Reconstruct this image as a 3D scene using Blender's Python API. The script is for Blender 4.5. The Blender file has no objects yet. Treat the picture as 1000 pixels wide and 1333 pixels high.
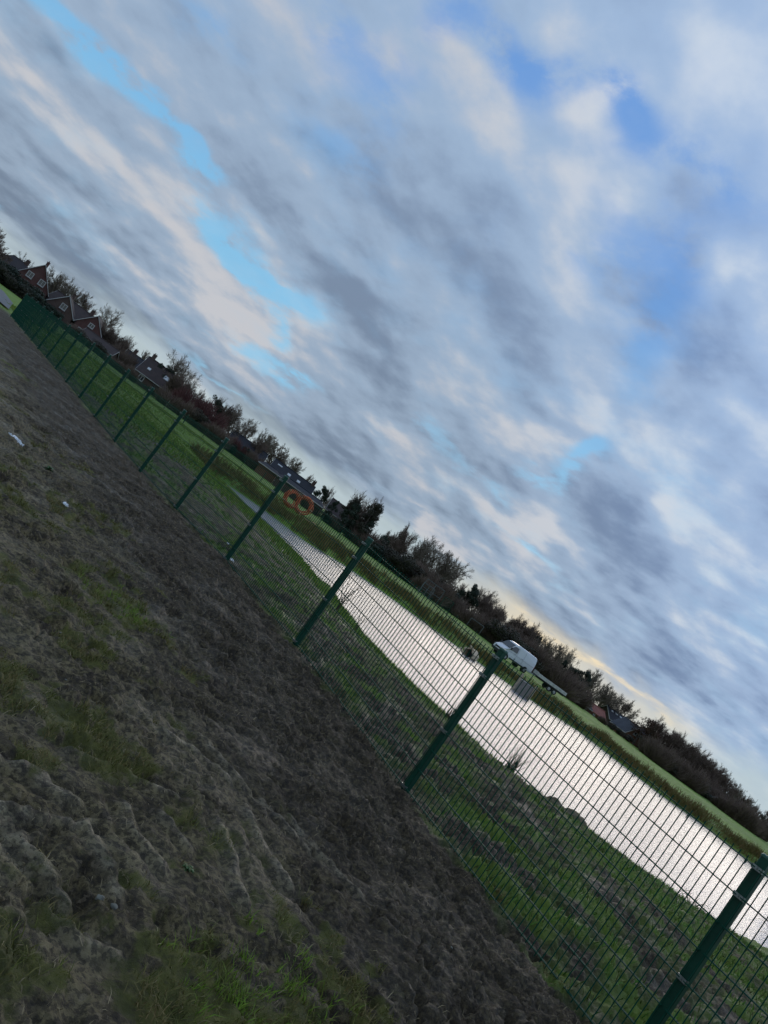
import bpy, bmesh, math, random
import numpy as np
from mathutils import Vector, Matrix
S = bpy.context.scene
COL = S.collection
rad = math.radians
# ------------------------------------------------------------------ camera
ROLL = math.atan(.725); PITCH = rad(2.455); FPX = 963.; CAMH = 1.55
cam_d = bpy.data.cameras.new('camera'); cam = bpy.data.objects.new('camera', cam_d); COL.objects.link(cam)
S.camera = cam
cam_d.sensor_fit = 'VERTICAL'; cam_d.sensor_height = 24.; cam_d.lens = FPX*24./1333.
cam_d.clip_start = .05; cam_d.clip_end = 12000
cam.matrix_world = Matrix.Translation((0, 0, CAMH)) @ Matrix.Rotation(rad(90)+PITCH, 4, 'X') @ Matrix.Rotation(ROLL, 4, 'Z')
S.render.resolution_x = 768; S.render.resolution_y = 1024
S.view_settings.view_transform = 'Standard'; S.view_settings.look = 'None'
S.view_settings.exposure = 0; S.view_settings.gamma = 1

def ray(px, py):
    dx = px-500.; dy = py-666.5
    u = dx*math.cos(ROLL)+dy*math.sin(ROLL); v = dx*math.sin(ROLL)-dy*math.cos(ROLL)
    return Vector((u, FPX*math.cos(PITCH)-v*math.sin(PITCH), FPX*math.sin(PITCH)+v*math.cos(PITCH)))
def onz(px, py, z):
    r = ray(px, py); t = (z-CAMH)/r.z
    return (r.x*t, r.y*t)
def atd(px, py, D):
    r = ray(px, py); t = D/r.y
    return Vector((r.x*t, D, CAMH+r.z*t))
def ucol(px, py):
    r = ray(px, py); return r.x/r.y

# ------------------------------------------------------------------ node helpers
class NT:
    def __init__(s, tree): s.t = tree; s.n = tree.nodes; s.l = tree.links
    def node(s, typ, **kw):
        n = s.n.new(typ)
        for k, v in kw.items(): setattr(n, k, v)
        return n
    def put(s, sock, v):
        if isinstance(v, bpy.types.NodeSocket): s.l.new(v, sock)
        else:
            if hasattr(sock.default_value, '__len__') and len(sock.default_value) == 4 and len(v) == 3: v = (*v, 1)
            sock.default_value = v
    def math(s, op, a, b=None, c=None, clamp=False):
        n = s.node('ShaderNodeMath', operation=op, use_clamp=clamp)
        s.put(n.inputs[0], a)
        if b is not None: s.put(n.inputs[1], b)
        if c is not None: s.put(n.inputs[2], c)
        return n.outputs[0]
    def vec(s, op, a, b=None):
        n = s.node('ShaderNodeVectorMath', operation=op); s.put(n.inputs[0], a)
        if b is not None:
            if op == 'SCALE': s.put(n.inputs[3], b)
            else: s.put(n.inputs[1], b)
        return n.outputs['Value'] if op in ('DOT_PRODUCT', 'LENGTH') else n.outputs[0]
    def mix(s, f, a, b, bt='MIX'):
        n = s.node('ShaderNodeMix', data_type='RGBA', blend_type=bt)
        s.put(n.inputs[0], f); s.put(n.inputs[6], a); s.put(n.inputs[7], b)
        return n.outputs[2]
    def noise(s, vec, scale, detail=4, rough=.55, lac=2., dist=0., out='Fac', dim='3D'):
        n = s.node('ShaderNodeTexNoise', noise_dimensions=dim)
        if vec is not None: s.l.new(vec, n.inputs['Vector'])
        n.inputs['Scale'].default_value = scale; n.inputs['Detail'].default_value = detail
        n.inputs['Roughness'].default_value = rough; n.inputs['Lacunarity'].default_value = lac
        n.inputs['Distortion'].default_value = dist
        return n.outputs[out]
    def ramp(s, f, a, b, lo=0., hi=1., smooth=True):
        n = s.node('ShaderNodeMapRange', interpolation_type='SMOOTHSTEP' if smooth else 'LINEAR')
        s.put(n.inputs[0], f); s.put(n.inputs[1], a); s.put(n.inputs[2], b); s.put(n.inputs[3], lo); s.put(n.inputs[4], hi)
        return n.outputs[0]
    def attr(s, name):
        n = s.node('ShaderNodeAttribute'); n.attribute_name = name; return n.outputs['Fac']
    def bump(s, h, strength=.5, dist=.02):
        n = s.node('ShaderNodeBump'); s.put(n.inputs['Height'], h)
        n.inputs['Strength'].default_value = strength; n.inputs['Distance'].default_value = dist
        return n.outputs[0]

def srgb(r, g, b):
    f = lambda c: (c/255/12.92) if c/255 <= .04045 else ((c/255+.055)/1.055)**2.4
    return (f(r), f(g), f(b))

# ------------------------------------------------------------------ world: blue sky under streets of low cloud
SUN_AZ = math.atan(ucol(730, 850)); SUN_EL = rad(7)
W = bpy.data.worlds.new('World'); S.world = W; W.use_nodes = True
w = NT(W.node_tree); w.n.clear()
bg = w.node('ShaderNodeBackground'); outw = w.node('ShaderNodeOutputWorld'); w.l.new(bg.outputs[0], outw.inputs[0])
SKYS = .1
sky = w.node('ShaderNodeTexSky', sky_type='NISHITA'); sky.sun_disc = False
sky.sun_elevation = rad(24); sky.sun_rotation = SUN_AZ; sky.air_density = 1.; sky.dust_density = .3; sky.ozone_density = 2.
sky.sun_elevation = SUN_EL
tc = w.node('ShaderNodeTexCoord'); d0 = w.vec('NORMALIZE', tc.outputs['Generated'])
sep = w.node('ShaderNodeSeparateXYZ'); w.l.new(d0, sep.inputs[0]); dx_, dy_, dz_ = sep.outputs
STREET = math.atan(ucol(1005, 1083))          # the cloud streets run towards this azimuth
zz = w.math('ADD', w.math('MAXIMUM', dz_, 0.), .28)
sx, sy = math.sin(STREET), math.cos(STREET)
al = w.math('DIVIDE', w.vec('DOT_PRODUCT', d0, (sx, sy, 0)), zz)
ac = w.math('DIVIDE', w.vec('DOT_PRODUCT', d0, (sy, -sx, 0)), zz)
def cvec(k, z):
    c_ = w.node('ShaderNodeCombineXYZ'); w.put(c_.inputs[0], w.math('MULTIPLY', al, k)); w.put(c_.inputs[1], ac); c_.inputs[2].default_value = z; return c_.outputs[0]
P = cvec(.45, 0.); P2 = cvec(1.2, 7.3); P3 = cvec(1.05, 3.1)
n_big = w.noise(P, 2.1, 5, .50, dist=.2)
n_mid = w.noise(P2, 2.5, 8, .47, dist=.15)
n_wisp = w.noise(P2, 7., 10, .60, dist=.15)
n_str = w.noise(P, 3.6, 7, .48, dist=.1)
n_soft = w.noise(P3, 1.3, 3, .42)
# billow relief: the difference of two shifted samples reads as light from the horizon side
sh = w.vec('ADD', P3, (.035, -.05, 0.)); b1 = w.noise(P3, 3.0, 8, .50, dist=.05); b2 = w.noise(sh, 3.0, 8, .50, dist=.05)
billow = w.math('SUBTRACT', b1, b2)
warp_c = w.noise(P2, 3.2, 7, .52, out='Color')
warp_v = w.vec('SCALE', w.vec('SUBTRACT', warp_c, (.5, .5, .5)), .10)
dw = w.vec('ADD', d0, warp_v)
def blob(px, py, ln, wd, ang, amp):
    c = ray(px, py).normalized()
    a = rad(ang); q = ray(px+math.cos(a)*5, py+math.sin(a)*5).normalized()
    e1 = (q-c).normalized(); e2 = c.cross(e1).normalized()
    l1 = ln/FPX; l2 = wd/FPX
    v1 = e1/l1; v2 = e2/l2
    A = w.math('SUBTRACT', w.vec('DOT_PRODUCT', dw, tuple(v1)), v1.dot(c))
    B = w.math('SUBTRACT', w.vec('DOT_PRODUCT', dw, tuple(v2)), v2.dot(c))
    s2 = w.math('MULTIPLY_ADD', A, A, w.math('MULTIPLY', B, B))
    return w.math('MULTIPLY', w.math('EXPONENT', w.math('MULTIPLY', s2, -1.)), amp)
def blobs(L):
    r = None
    for b in L:
        v = blob(*b); r = v if r is None else w.math('ADD', r, v)
    return r
GAPS = [(85,12,75,13,45,1.),(165,95,75,12,48,1.05),(225,170,60,12,50,1.1),(262,205,35,10,55,.8),(288,292,42,22,60,.8),(325,345,60,20,50,1.35),
        (375,392,46,17,38,1.25),(366,440,42,12,72,.8),(332,462,60,9,36,.75),(385,492,26,8,40,.8),
        (764,598,34,15,-38,1.4),(706,614,30,12,20,.95),(600,592,70,9,36,.35),(650,635,50,6,36,.3),(690,720,40,8,40,.4),(545,560,40,9,40,.35),(690,720,60,7,40,.45),
        (585,30,26,44,60,.6),(655,88,62,26,55,.85),(725,95,62,24,5,.8),(812,120,30,18,60,.7),(818,165,44,20,75,.75),(905,225,90,24,35,.65),(860,330,70,50,50,.55),
        (848,440,80,34,-60,.65),(488,120,70,40,60,.5),(410,25,50,22,50,.55),(230,20,30,30,40,.3),(270,20,45,17,50,.4),(440,200,60,22,30,.45),(640,330,40,60,20,.2),
        (4,264,20,7,40,.9),(292,508,60,5,37,.6),(880,620,60,34,40,.35),(780,340,40,50,0,.35)]
LITS = [(215,235,80,16,50,.35),(130,190,110,18,48,.28),(260,330,60,16,45,.6),(205,300,110,12,48,.4),(150,330,130,9,42,.5),(300,400,70,12,38,.7),(385,310,30,12,60,.7),
        (688,578,46,22,25,1.),(722,690,48,20,35,.9),(640,660,70,12,38,.6),(775,135,34,14,-15,1.1),(955,355,26,22,60,1.1),(735,345,60,50,60,.6),(645,180,50,40,40,.5),
        (560,30,60,26,60,.6),(600,470,90,30,50,.4),(920,700,80,26,40,.45),(950,820,70,14,38,.6),(560,690,90,7,38,.6),(480,560,80,10,42,.5),(895,560,50,20,30,.5),
        (760,250,60,50,60,.4),(960,80,60,80,60,.45),(440,330,60,14,45,.4),(720,20,70,40,30,.4),(60,150,70,20,45,.3),(860,780,80,10,38,.5),(600,740,90,6,38,.6),(840,240,40,30,40,.3)]
DARKS = [(70,230,160,26,45,.5),(90,100,110,26,48,.4),(440,180,150,40,55,.4),(460,400,150,45,50,.5),(300,520,170,16,40,.65),(480,640,160,16,38,.6),(620,760,130,12,38,.6),
         (650,640,70,18,38,.5),(820,640,120,50,35,.5),(860,420,100,40,50,.3),(800,790,150,24,38,.5),(520,260,80,50,50,.3),(160,390,150,14,40,.6),(330,260,60,12,50,.4),
         (920,900,120,26,38,.35),(600,300,40,60,60,.2),(700,480,60,40,50,.3),(900,480,60,50,40,.35)]
gap = blobs(GAPS); lit = blobs(LITS); drk = blobs(DARKS)
upness = w.ramp(dz_, .05, .6, 0., 1., smooth=False)
skyc = w.node('ShaderNodeHueSaturation'); w.l.new(sky.outputs[0], skyc.inputs['Color'])
K = 1./SKYS
def c10(r, g, b):
    q = srgb(r, g, b); return (q[0]*K, q[1]*K, q[2]*K)
gapcol = w.mix(w.ramp(dz_, .14, .52), c10(134, 202, 242), c10(104, 158, 228))
gapcol = w.mix(.12, gapcol, skyc.outputs[0])
azr = w.vec('DOT_PRODUCT', d0, (1, 0, 0))
rightness = w.ramp(w.math('ADD', azr, w.math('MULTIPLY', dz_, .8)), .1, .8)
body = w.mix(upness, c10(152, 170, 190), c10(158, 183, 213))
body = w.mix(w.math('MULTIPLY', rightness, .8), body, c10(165, 190, 226))
litc = w.mix(w.ramp(w.math('ADD', azr, dz_), .1, .8), c10(196, 198, 204), c10(208, 220, 234))
dkc = w.mix(upness, c10(118, 134, 154), c10(130, 152, 184))
dkc = w.mix(w.math('MULTIPLY', rightness, .8), dkc, c10(116, 142, 186))
def cen(n, k): return w.math('MULTIPLY', w.math('SUBTRACT', n, .5), k)
tone = w.math('ADD', cen(n_mid, 1.3), cen(n_str, 1.1)); tone = w.math('ADD', tone, cen(n_wisp, .60)); tone = w.math('ADD', tone, cen(n_soft, 2.3))
tone = w.math('ADD', tone, w.math('MULTIPLY', billow, 4.0))
tone = w.math('ADD', tone, w.math('MULTIPLY', lit, .80)); tone = w.math('SUBTRACT', tone, w.math('MULTIPLY', drk, .85))
cl = w.mix(w.ramp(tone, -.05, .85), body, litc)
cl = w.mix(w.ramp(tone, .10, -1.05), cl, dkc)
thin = w.math('ADD', w.math('MULTIPLY', gap, w.ramp(n_wisp, .28, .60, .30, 1.2)), cen(n_big, .6)); thin = w.math('ADD', thin, cen(n_wisp, 1.1)); thin = w.math('ADD', thin, cen(n_mid, .9))
thin = w.math('ADD', thin, w.math('MULTIPLY', rightness, .13))
gfac = w.math('MULTIPLY', w.ramp(thin, -.02, 1.25), w.ramp(n_wisp, .3, .7, .95, .78))
col = w.mix(gfac, cl, gapcol)
# clear strip low on the horizon under the cloud base, warmest where the sun is
strip_e = w.math('ADD', dz_, w.math('MULTIPLY', w.math('SUBTRACT', n_str, .5), .07))
strip = w.ramp(strip_e, .024, .062, 1., 0.)
sunv = (math.sin(SUN_AZ)*math.cos(rad(2.5)), math.cos(SUN_AZ)*math.cos(rad(2.5)), math.sin(rad(2.5)))
sdot = w.vec('DOT_PRODUCT', d0, sunv)
near = w.ramp(sdot, .975, .9995)
stripc = w.mix(near, c10(190, 205, 208), c10(222, 216, 198))
col = w.mix(w.math('MULTIPLY', strip, .80), col, stripc)
g2 = w.math('MULTIPLY', blobs([(706, 832, 38, 11, 36, 1.1), (690, 798, 20, 5, 36, .5), (815, 900, 60, 8, 36, .8), (770, 868, 40, 6, 36, .5)]), w.ramp(n_wisp, .34, .62, .35, 1.1))
col = w.mix(w.math('MINIMUM', w.math('MULTIPLY', g2, .80), 1.), col, c10(248, 228, 190))
below = w.ramp(dz_, -.02, 0., 1., 0.)
col = w.mix(below, col, c10(60, 66, 60))
w.l.new(col, bg.inputs[0]); bg.inputs[1].default_value = SKYS
# ------------------------------------------------------------------ low sun behind the clouds
sd = bpy.data.lights.new('sun', 'SUN'); sd.energy = 1.2; sd.angle = rad(40); sd.color = (1., .86, .70)
sun = bpy.data.objects.new('sun', sd); COL.objects.link(sun)
sdir = Vector((math.sin(SUN_AZ)*math.cos(SUN_EL), math.cos(SUN_AZ)*math.cos(SUN_EL), math.sin(SUN_EL)))
sun.rotation_euler = (-sdir).to_track_quat('-Z', 'Y').to_euler(); sun.location = (0, 0, 30)

# ------------------------------------------------------------------ materials
MATS = {}
def pmat(name, base, rough=.6, metal=0., spec=.5, var=.0, vscale=6., bump=0., bscale=40., base2=None):
    m = bpy.data.materials.new(name); m.use_nodes = True; t = NT(m.node_tree); b = t.n['Principled BSDF']
    tcn = t.node('ShaderNodeTexCoord'); c = (*base, 1)
    if var > 0 or base2:
        n = t.noise(tcn.outputs['Object'], vscale, 5, .6)
        k = base2 if base2 else tuple(x*(1-var) for x in base)
        c = t.mix(t.ramp(n, .35, .68), base, k)
    t.put(b.inputs['Base Color'], c)
    b.inputs['Roughness'].default_value = rough; b.inputs['Metallic'].default_value = metal
    b.inputs['Specular IOR Level'].default_value = spec
    if bump > 0:
        t.l.new(t.bump(t.noise(tcn.outputs['Object'], bscale, 5, .6), .6, bump), b.inputs['Normal'])
    MATS[name] = m; return m
pmat('green_coat', (.003, .055, .030), .45, spec=.3, var=.35, vscale=9)
pmat('green_rod', (.004, .056, .033), .6, spec=.12)
pmat('green_pale_far', (.02, .075, .05), .5)
pmat('clip_metal', (.32, .36, .34), .38, metal=.9, var=.4, vscale=60)
pmat('cap_plastic', (.02, .09, .06), .4)
pmat('bark', (.055, .043, .036), .9, base2=(.09, .07, .055), vscale=2.)
pmat('twig_brown', (.12, .085, .062), .9, base2=(.19, .135, .10), vscale=.7)
pmat('twig_pale', (.22, .18, .13), .9, base2=(.13, .10, .08), vscale=.7)
pmat('twig_red', (.15, .060, .050), .9, base2=(.06, .028, .025), vscale=.7)
pmat('leaf_dark', (.010, .022, .010), .7, base2=(.022, .036, .014), vscale=1.2)
pmat('leaf_olive', (.030, .030, .015), .8, base2=(.045, .038, .022), vscale=1.2)
pmat('leaf_rust', (.090, .035, .015), .8, base2=(.045, .030, .014), vscale=.8)
pmat('trim_white', (.40, .385, .36), .5)
pmat('trim_grey', (.40, .40, .38), .5)
pmat('glass_dark', (.02, .025, .03), .06, spec=.8)
pmat('glass_pale', (.50, .52, .52), .15, spec=.8)
pmat('van_paint', (.62, .64, .66), .22, spec=.6)
pmat('black_plastic', (.015, .015, .016), .55)
pmat('tyre', (.012, .012, .012), .8)
pmat('rim', (.35, .35, .36), .35, metal=.6)
pmat('headlight', (.55, .58, .60), .1, spec=.9)
pmat('red_lamp', (.35, .01, .01), .2)
pmat('board_grey', (.50, .49, .46), .6, var=.3, vscale=3)
pmat('orange_pipe', (.62, .15, .045), .5, var=.35, vscale=7)
pmat('pipe_end', (.50, .36, .18), .7)
pmat('timber', (.44, .36, .24), .8, var=.35, vscale=5)
pmat('concrete', (.24, .22, .19), .85, var=.35, vscale=2, bump=.01, bscale=9)
pmat('tan_pipe', (.55, .43, .28), .75, var=.3, vscale=5)
pmat('stone', (.15, .15, .12), .85, var=.35, vscale=25, bump=.006, bscale=50)
pmat('plastic_scrap', (.72, .76, .78), .35, var=.2, vscale=40)
pmat('weed', (.06, .13, .035), .6, var=.4, vscale=30)
pmat('weed_dark', (.022, .035, .014), .7, var=.3, vscale=30)
pmat('dry_stem', (.07, .055, .032), .8, var=.3, vscale=30)
pmat('path', (.13, .135, .14), .8, var=.2, vscale=1.5)
pmat('frame_dark', (.10, .12, .12), .6)
pmat('steel_grey', (.33, .36, .36), .5, metal=.3)

def brick_mat(name, c1, c2, mortar):
    m = bpy.data.materials.new(name); m.use_nodes = True; t = NT(m.node_tree); b = t.n['Principled BSDF']
    tcn = t.node('ShaderNodeTexCoord'); sp = t.node('ShaderNodeSeparateXYZ'); t.l.new(tcn.outputs['Object'], sp.inputs[0])
    cb = t.node('ShaderNodeCombineXYZ'); t.put(cb.inputs[0], t.math('ADD', sp.outputs[0], sp.outputs[1])); t.put(cb.inputs[1], sp.outputs[2])
    br = t.node('ShaderNodeTexBrick'); t.l.new(cb.outputs[0], br.inputs[0])
    br.inputs['Scale'].default_value = 1.; br.inputs['Brick Width'].default_value = .24; br.inputs['Row Height'].default_value = .075; br.inputs['Mortar Size'].default_value = .008
    t.put(br.inputs['Color1'], c1); t.put(br.inputs['Color2'], c2); t.put(br.inputs['Mortar'], mortar)
    n = t.noise(tcn.outputs['Object'], .8, 4, .6)
    t.put(b.inputs['Base Color'], t.mix(t.ramp(n, .3, .7, 0, .5), br.outputs[0], tuple(x*.55 for x in c1)))
    b.inputs['Roughness'].default_value = .9; MATS[name] = m
def tile_mat(name, c1, c2):
    m = bpy.data.materials.new(name); m.use_nodes = True; t = NT(m.node_tree); b = t.n['Principled BSDF']
    tcn = t.node('ShaderNodeTexCoord')
    wv = t.node('ShaderNodeTexWave', wave_type='BANDS', bands_direction='X'); t.l.new(tcn.outputs['Object'], wv.inputs[0]); wv.inputs['Scale'].default_value = 1.1
    wz = t.node('ShaderNodeTexWave', wave_type='BANDS', bands_direction='Z'); t.l.new(tcn.outputs['Object'], wz.inputs[0]); wz.inputs['Scale'].default_value = 1.4
    n = t.noise(tcn.outputs['Object'], 1.2, 5, .65)
    c = t.mix(t.ramp(n, .3, .7), c1, c2)
    t.put(b.inputs['Base Color'], c)
    t.l.new(t.bump(t.math('ADD', wv.outputs['Fac'], wz.outputs['Fac']), .6, .04), b.inputs['Normal'])
    b.inputs['Roughness'].default_value = .8; MATS[name] = m
brick_mat('brick_red', (.125, .042, .034), (.088, .030, .026), (.12, .10, .09))
brick_mat('brick_brown', (.10, .055, .04), (.07, .04, .03), (.12, .10, .09))
brick_mat('brick_orange', (.22, .085, .04), (.17, .065, .035), (.14, .12, .1))
tile_mat('tile_dark', (.030, .026, .028), (.045, .035, .034))
tile_mat('tile_brown', (.055, .035, .030), (.035, .024, .022))
tile_mat('tile_red', (.30, .11, .075), (.22, .08, .06))
tile_mat('tile_slate', (.060, .066, .080), (.045, .05, .06))
tile_mat('tile_black', (.012, .013, .018), (.020, .020, .026))

# ------------------------------------------------------------------ object helpers
def tag(o, label=None, cat=None, group=None, kind=None):
    if label: o['label'] = label
    if cat: o['category'] = cat
    if group: o['group'] = group
    if kind: o['kind'] = kind
    return o
def empty(name, loc, rz=0, label=None, cat=None, group=None):
    o = bpy.data.objects.new(name, None); COL.objects.link(o); o.location = loc; o.rotation_euler = (0, 0, rz)
    o.empty_display_size = .2
    return tag(o, label, cat, group)
def copy_tree(o, parent=None, kids=None):
    c = o.copy(); COL.objects.link(c)
    if parent: c.parent = parent
    for ch in list(KIDS.get(o.name, [])):
        k = copy_tree(ch, c); KIDS.setdefault(c.name, []).append(k)
    return c
KIDS = {}
class MB:
    """collects shapes; build() links them as one mesh object"""
    def __init__(s): s.v = []; s.f = []; s.m = []; s.mi = 0
    def add(s, vs, fs):
        o = len(s.v); s.v.extend([tuple(q) for q in vs]); s.f.extend([tuple(i+o for i in q) for q in fs]); s.m.extend([s.mi]*len(fs)); return s
    def box(s, c, d, M=None):
        x, y, z = d[0]/2, d[1]/2, d[2]/2
        vs = [Vector((sx*x, sy*y, sz*z)) for sz in (-1, 1) for sy in (-1, 1) for sx in (-1, 1)]
        if M: vs = [M @ q for q in vs]
        vs = [q+Vector(c) for q in vs]
        return s.add(vs, [(0, 2, 3, 1), (4, 5, 7, 6), (0, 1, 5, 4), (2, 6, 7, 3), (0, 4, 6, 2), (1, 3, 7, 5)])
    def bbox(s, c, d, b):
        """box with chamfered vertical and top edges"""
        x, y, z = d[0]/2, d[1]/2, d[2]/2
        rings = []
        for zz, k in ((-z, 0), (z-b, 0), (z, b)):
            X, Y = x-k, y-k
            rings.append([(c[0]+a, c[1]+q, c[2]+zz) for a, q in ((-X+b, -Y), (X-b, -Y), (X, -Y+b), (X, Y-b), (X-b, Y), (-X+b, Y), (-X, Y-b), (-X, -Y+b))])
        vs = sum(rings, []); fs = [tuple(range(7, -1, -1)), tuple(range(16, 24))]
        for r in range(2):
            for i in range(8): fs.append((r*8+i, r*8+(i+1) % 8, r*8+8+(i+1) % 8, r*8+8+i))
        return s.add(vs, fs)
    def tube(s, a, b, r0, r1=None, n=4, cap=True):
        a = Vector(a); b = Vector(b); r1 = r0 if r1 is None else r1
        d = (b-a)
        if d.length < 1e-6: return s
        d.normalize(); up = Vector((0, 0, 1)) if abs(d.z) < .9 else Vector((1, 0, 0))
        x = d.cross(up).normalized(); y = d.cross(x)
        vs = []
        for p, r in ((a, r0), (b, r1)):
            for i in range(n):
                t = 2*math.pi*(i+.5)/n; vs.append(p+x*math.cos(t)*r+y*math.sin(t)*r)
        fs = [(i, (i+1) % n, n+(i+1) % n, n+i) for i in range(n)]
        if cap: fs += [tuple(range(n-1, -1, -1)), tuple(range(n, 2*n))]
        return s.add(vs, fs)
    def path(s, pts, r, n=5):
        for i in range(len(pts)-1): s.tube(pts[i], pts[i+1], r if not callable(r) else r(i/(len(pts)-1)), r if not callable(r) else r((i+1)/(len(pts)-1)), n)
        return s
    def prism(s, prof, y0, y1, M=None):
        """profile of (x,z) extruded along y"""
        n = len(prof); vs = [Vector((x, y0, z)) for x, z in prof]+[Vector((x, y1, z)) for x, z in prof]
        if M: vs = [M @ q for q in vs]
        fs = [tuple(range(n)), tuple(range(2*n-1, n-1, -1))]+[(i, n+i, n+(i+1) % n, (i+1) % n) for i in range(n)]
        return s.add(vs, fs)
    def build(s, name, mat, parent=None, smooth=False, loc=None):
        me = bpy.data.meshes.new(name); me.from_pydata(s.v, [], s.f); me.update()
        for k in (mat if isinstance(mat, (list, tuple)) else [mat]): me.materials.append(MATS[k] if isinstance(k, str) else k)
        if isinstance(mat, (list, tuple)): me.polygons.foreach_set('material_index', s.m)
        if smooth: me.polygons.foreach_set('use_smooth', [True]*len(me.polygons))
        o = bpy.data.objects.new(name, me); COL.objects.link(o)
        if parent: o.parent = parent; KIDS.setdefault(parent.name, []).append(o)
        if loc is not None: o.location = loc
        return o
def np_mesh(name, V, F, mat, parent=None, smooth=False):
    me = bpy.data.meshes.new(name); V = np.asarray(V, dtype=np.float32); F = np.asarray(F, dtype=np.int32)
    k = F.shape[1]
    me.vertices.add(len(V)); me.vertices.foreach_set('co', V.ravel())
    me.loops.add(F.size); me.loops.foreach_set('vertex_index', F.ravel())
    me.polygons.add(len(F)); me.polygons.foreach_set('loop_start', np.arange(0, F.size, k, dtype=np.int32))
    me.polygons.foreach_set('loop_total', np.full(len(F), k, dtype=np.int32))
    if smooth: me.polygons.foreach_set('use_smooth', np.ones(len(F), dtype=bool))
    me.update(calc_edges=True)
    if mat: me.materials.append(MATS[mat] if isinstance(mat, str) else mat)
    o = bpy.data.objects.new(name, me); COL.objects.link(o)
    if parent: o.parent = parent; KIDS.setdefault(parent.name, []).append(o)
    return o

# ------------------------------------------------------------------ numpy noise
def _h(ix, iy, s):
    h = (ix.astype(np.int64)*374761393+iy.astype(np.int64)*668265263+s*1274126177) & 0x7fffffff
    h = ((h ^ (h >> 13))*1274126177) & 0x7fffffff
    return (h ^ (h >> 16)) & 0x7fffffff
def gn(x, y, s=0):
    x0 = np.floor(x); y0 = np.floor(y); fx = x-x0; fy = y-y0
    u = fx*fx*fx*(fx*(fx*6-15)+10); v = fy*fy*fy*(fy*(fy*6-15)+10)
    def g(i, j):
        a = _h(x0+i, y0+j, s)/2147483647.*2*np.pi
        return np.cos(a)*(fx-i)+np.sin(a)*(fy-j)
    a = g(0, 0); b = g(1, 0); c = g(0, 1); d = g(1, 1)
    return ((a+(b-a)*u)*(1-v)+(c+(d-c)*u)*v)*1.5
def fbm(x, y, sc, oc=4, s=0, g=.5):
    r = 0; a = 1; t = 0
    for o in range(oc):
        r = r+a*gn(x/sc*2**o+o*17.3, y/sc*2**o-o*9.1, s+o); t += a; a *= g
    return r/t*1.6
def cell(x, y, sc, s=0):
    """cellular noise: rounded crumbs with crevices between them, and a random value per crumb"""
    x = x/sc; y = y/sc; x0 = np.floor(x); y0 = np.floor(y); best = np.full(x.shape, 9.); sec = np.full(x.shape, 9.); val = np.zeros(x.shape)
    for i in (-1, 0, 1):
        for j in (-1, 0, 1):
            a = _h(x0+i, y0+j, s)/2147483647.; b = _h(x0+i, y0+j, s+7)/2147483647.
            d = np.hypot(x-(x0+i+.1+.8*a), y-(y0+j+.1+.8*b)); k = d < best
            sec = np.where(k, best, np.minimum(sec, d)); val = np.where(k, (a*7.3+b*3.1) % 1., val); best = np.where(k, d, best)
    return best, sec-best, val
def sst(x, a, b):
    t = np.clip((x-a)/(b-a), 0, 1); return t*t*(3-2*t)

# ------------------------------------------------------------------ fence line, pond outline
FD = np.array([-.584, .812]); FN = np.array([.812, .584]); FP1 = np.array([1.5, 6.34])
def fpost(k): return FP1+(k-1)*2.51*FD
FZ = {-2: -.10, -1: -.09, 0: -.07, 1: -.02, 2: .09, 3: .11, 4: .05, 5: .01, 6: -.01, 7: 0., 8: .02}
def fz(k): return FZ.get(k, .03)
WZ = -1.5
FARP = [(272,614),(342,662),(400,706),(448,735),(500,771),(560,815),(626,864),(668,894),(700,917),(754,952),(815,999),(860,1034),(902,1064),(950,1100),(1000,1140)]
NEARP = [(275,632),(310,665),(345,690),(368,712),(400,744),(422,772),(451,805),(487,853),(526,895),(571,940),(601,964),(650,1023),(678,1036),(703,1056),(737,1077),(790,1122),(860,1175),(890,1194),(940,1212),(1000,1246)]
POND = [onz(p[0], p[1], WZ) for p in FARP]+[(52, 45), (60, 20), (30, 8)]+[onz(p[0], p[1], WZ) for p in NEARP[::-1]]
POND = np.array(POND)
def pond_sd(x, y):
    """signed distance to the pond outline, positive outside"""
    best = np.full(x.shape, 1e9); ins = np.zeros(x.shape, bool); n = len(POND)
    for i in range(n):
        ax, ay = POND[i]; bx, by = POND[(i+1) % n]; ex, ey = bx-ax, by-ay
        t = np.clip(((x-ax)*ex+(y-ay)*ey)/(ex*ex+ey*ey), 0, 1)
        best = np.minimum(best, np.hypot(x-ax-t*ex, y-ay-t*ey))
        c = ((ay > y) != (by > y)) & (x < ex*(y-ay)/(ey if abs(ey) > 1e-9 else 1e-9)+ax); ins ^= c
    return np.where(ins, -best, best)
TRACKS = [[(-20,1046),(50,1062),(105,1078)],[(112,1068),(122,1110),(150,1160)],[(160,1048),(172,1090),(208,1132)],[(208,1062),(240,1102)],[(30,1003),(60,1020),(98,1045)],
          [(215,955),(262,985),(300,1012)],[(255,960),(300,1000),(345,1050)],[(285,1075),(300,1120),(318,1170)],[(318,1050),(340,1095),(372,1150)],[(345,1040),(385,1080),(430,1130)],
          [(20,1090),(60,1130),(90,1180)],[(60,1190),(100,1215),(150,1235)],[(380,1060),(420,1110),(470,1160)],[(90,985),(150,1000),(220,1040)],[(-10,985),(20,998),(60,1010)]]
TRK = [[onz(*p, 0.) for p in t] for t in TRACKS]
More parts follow.
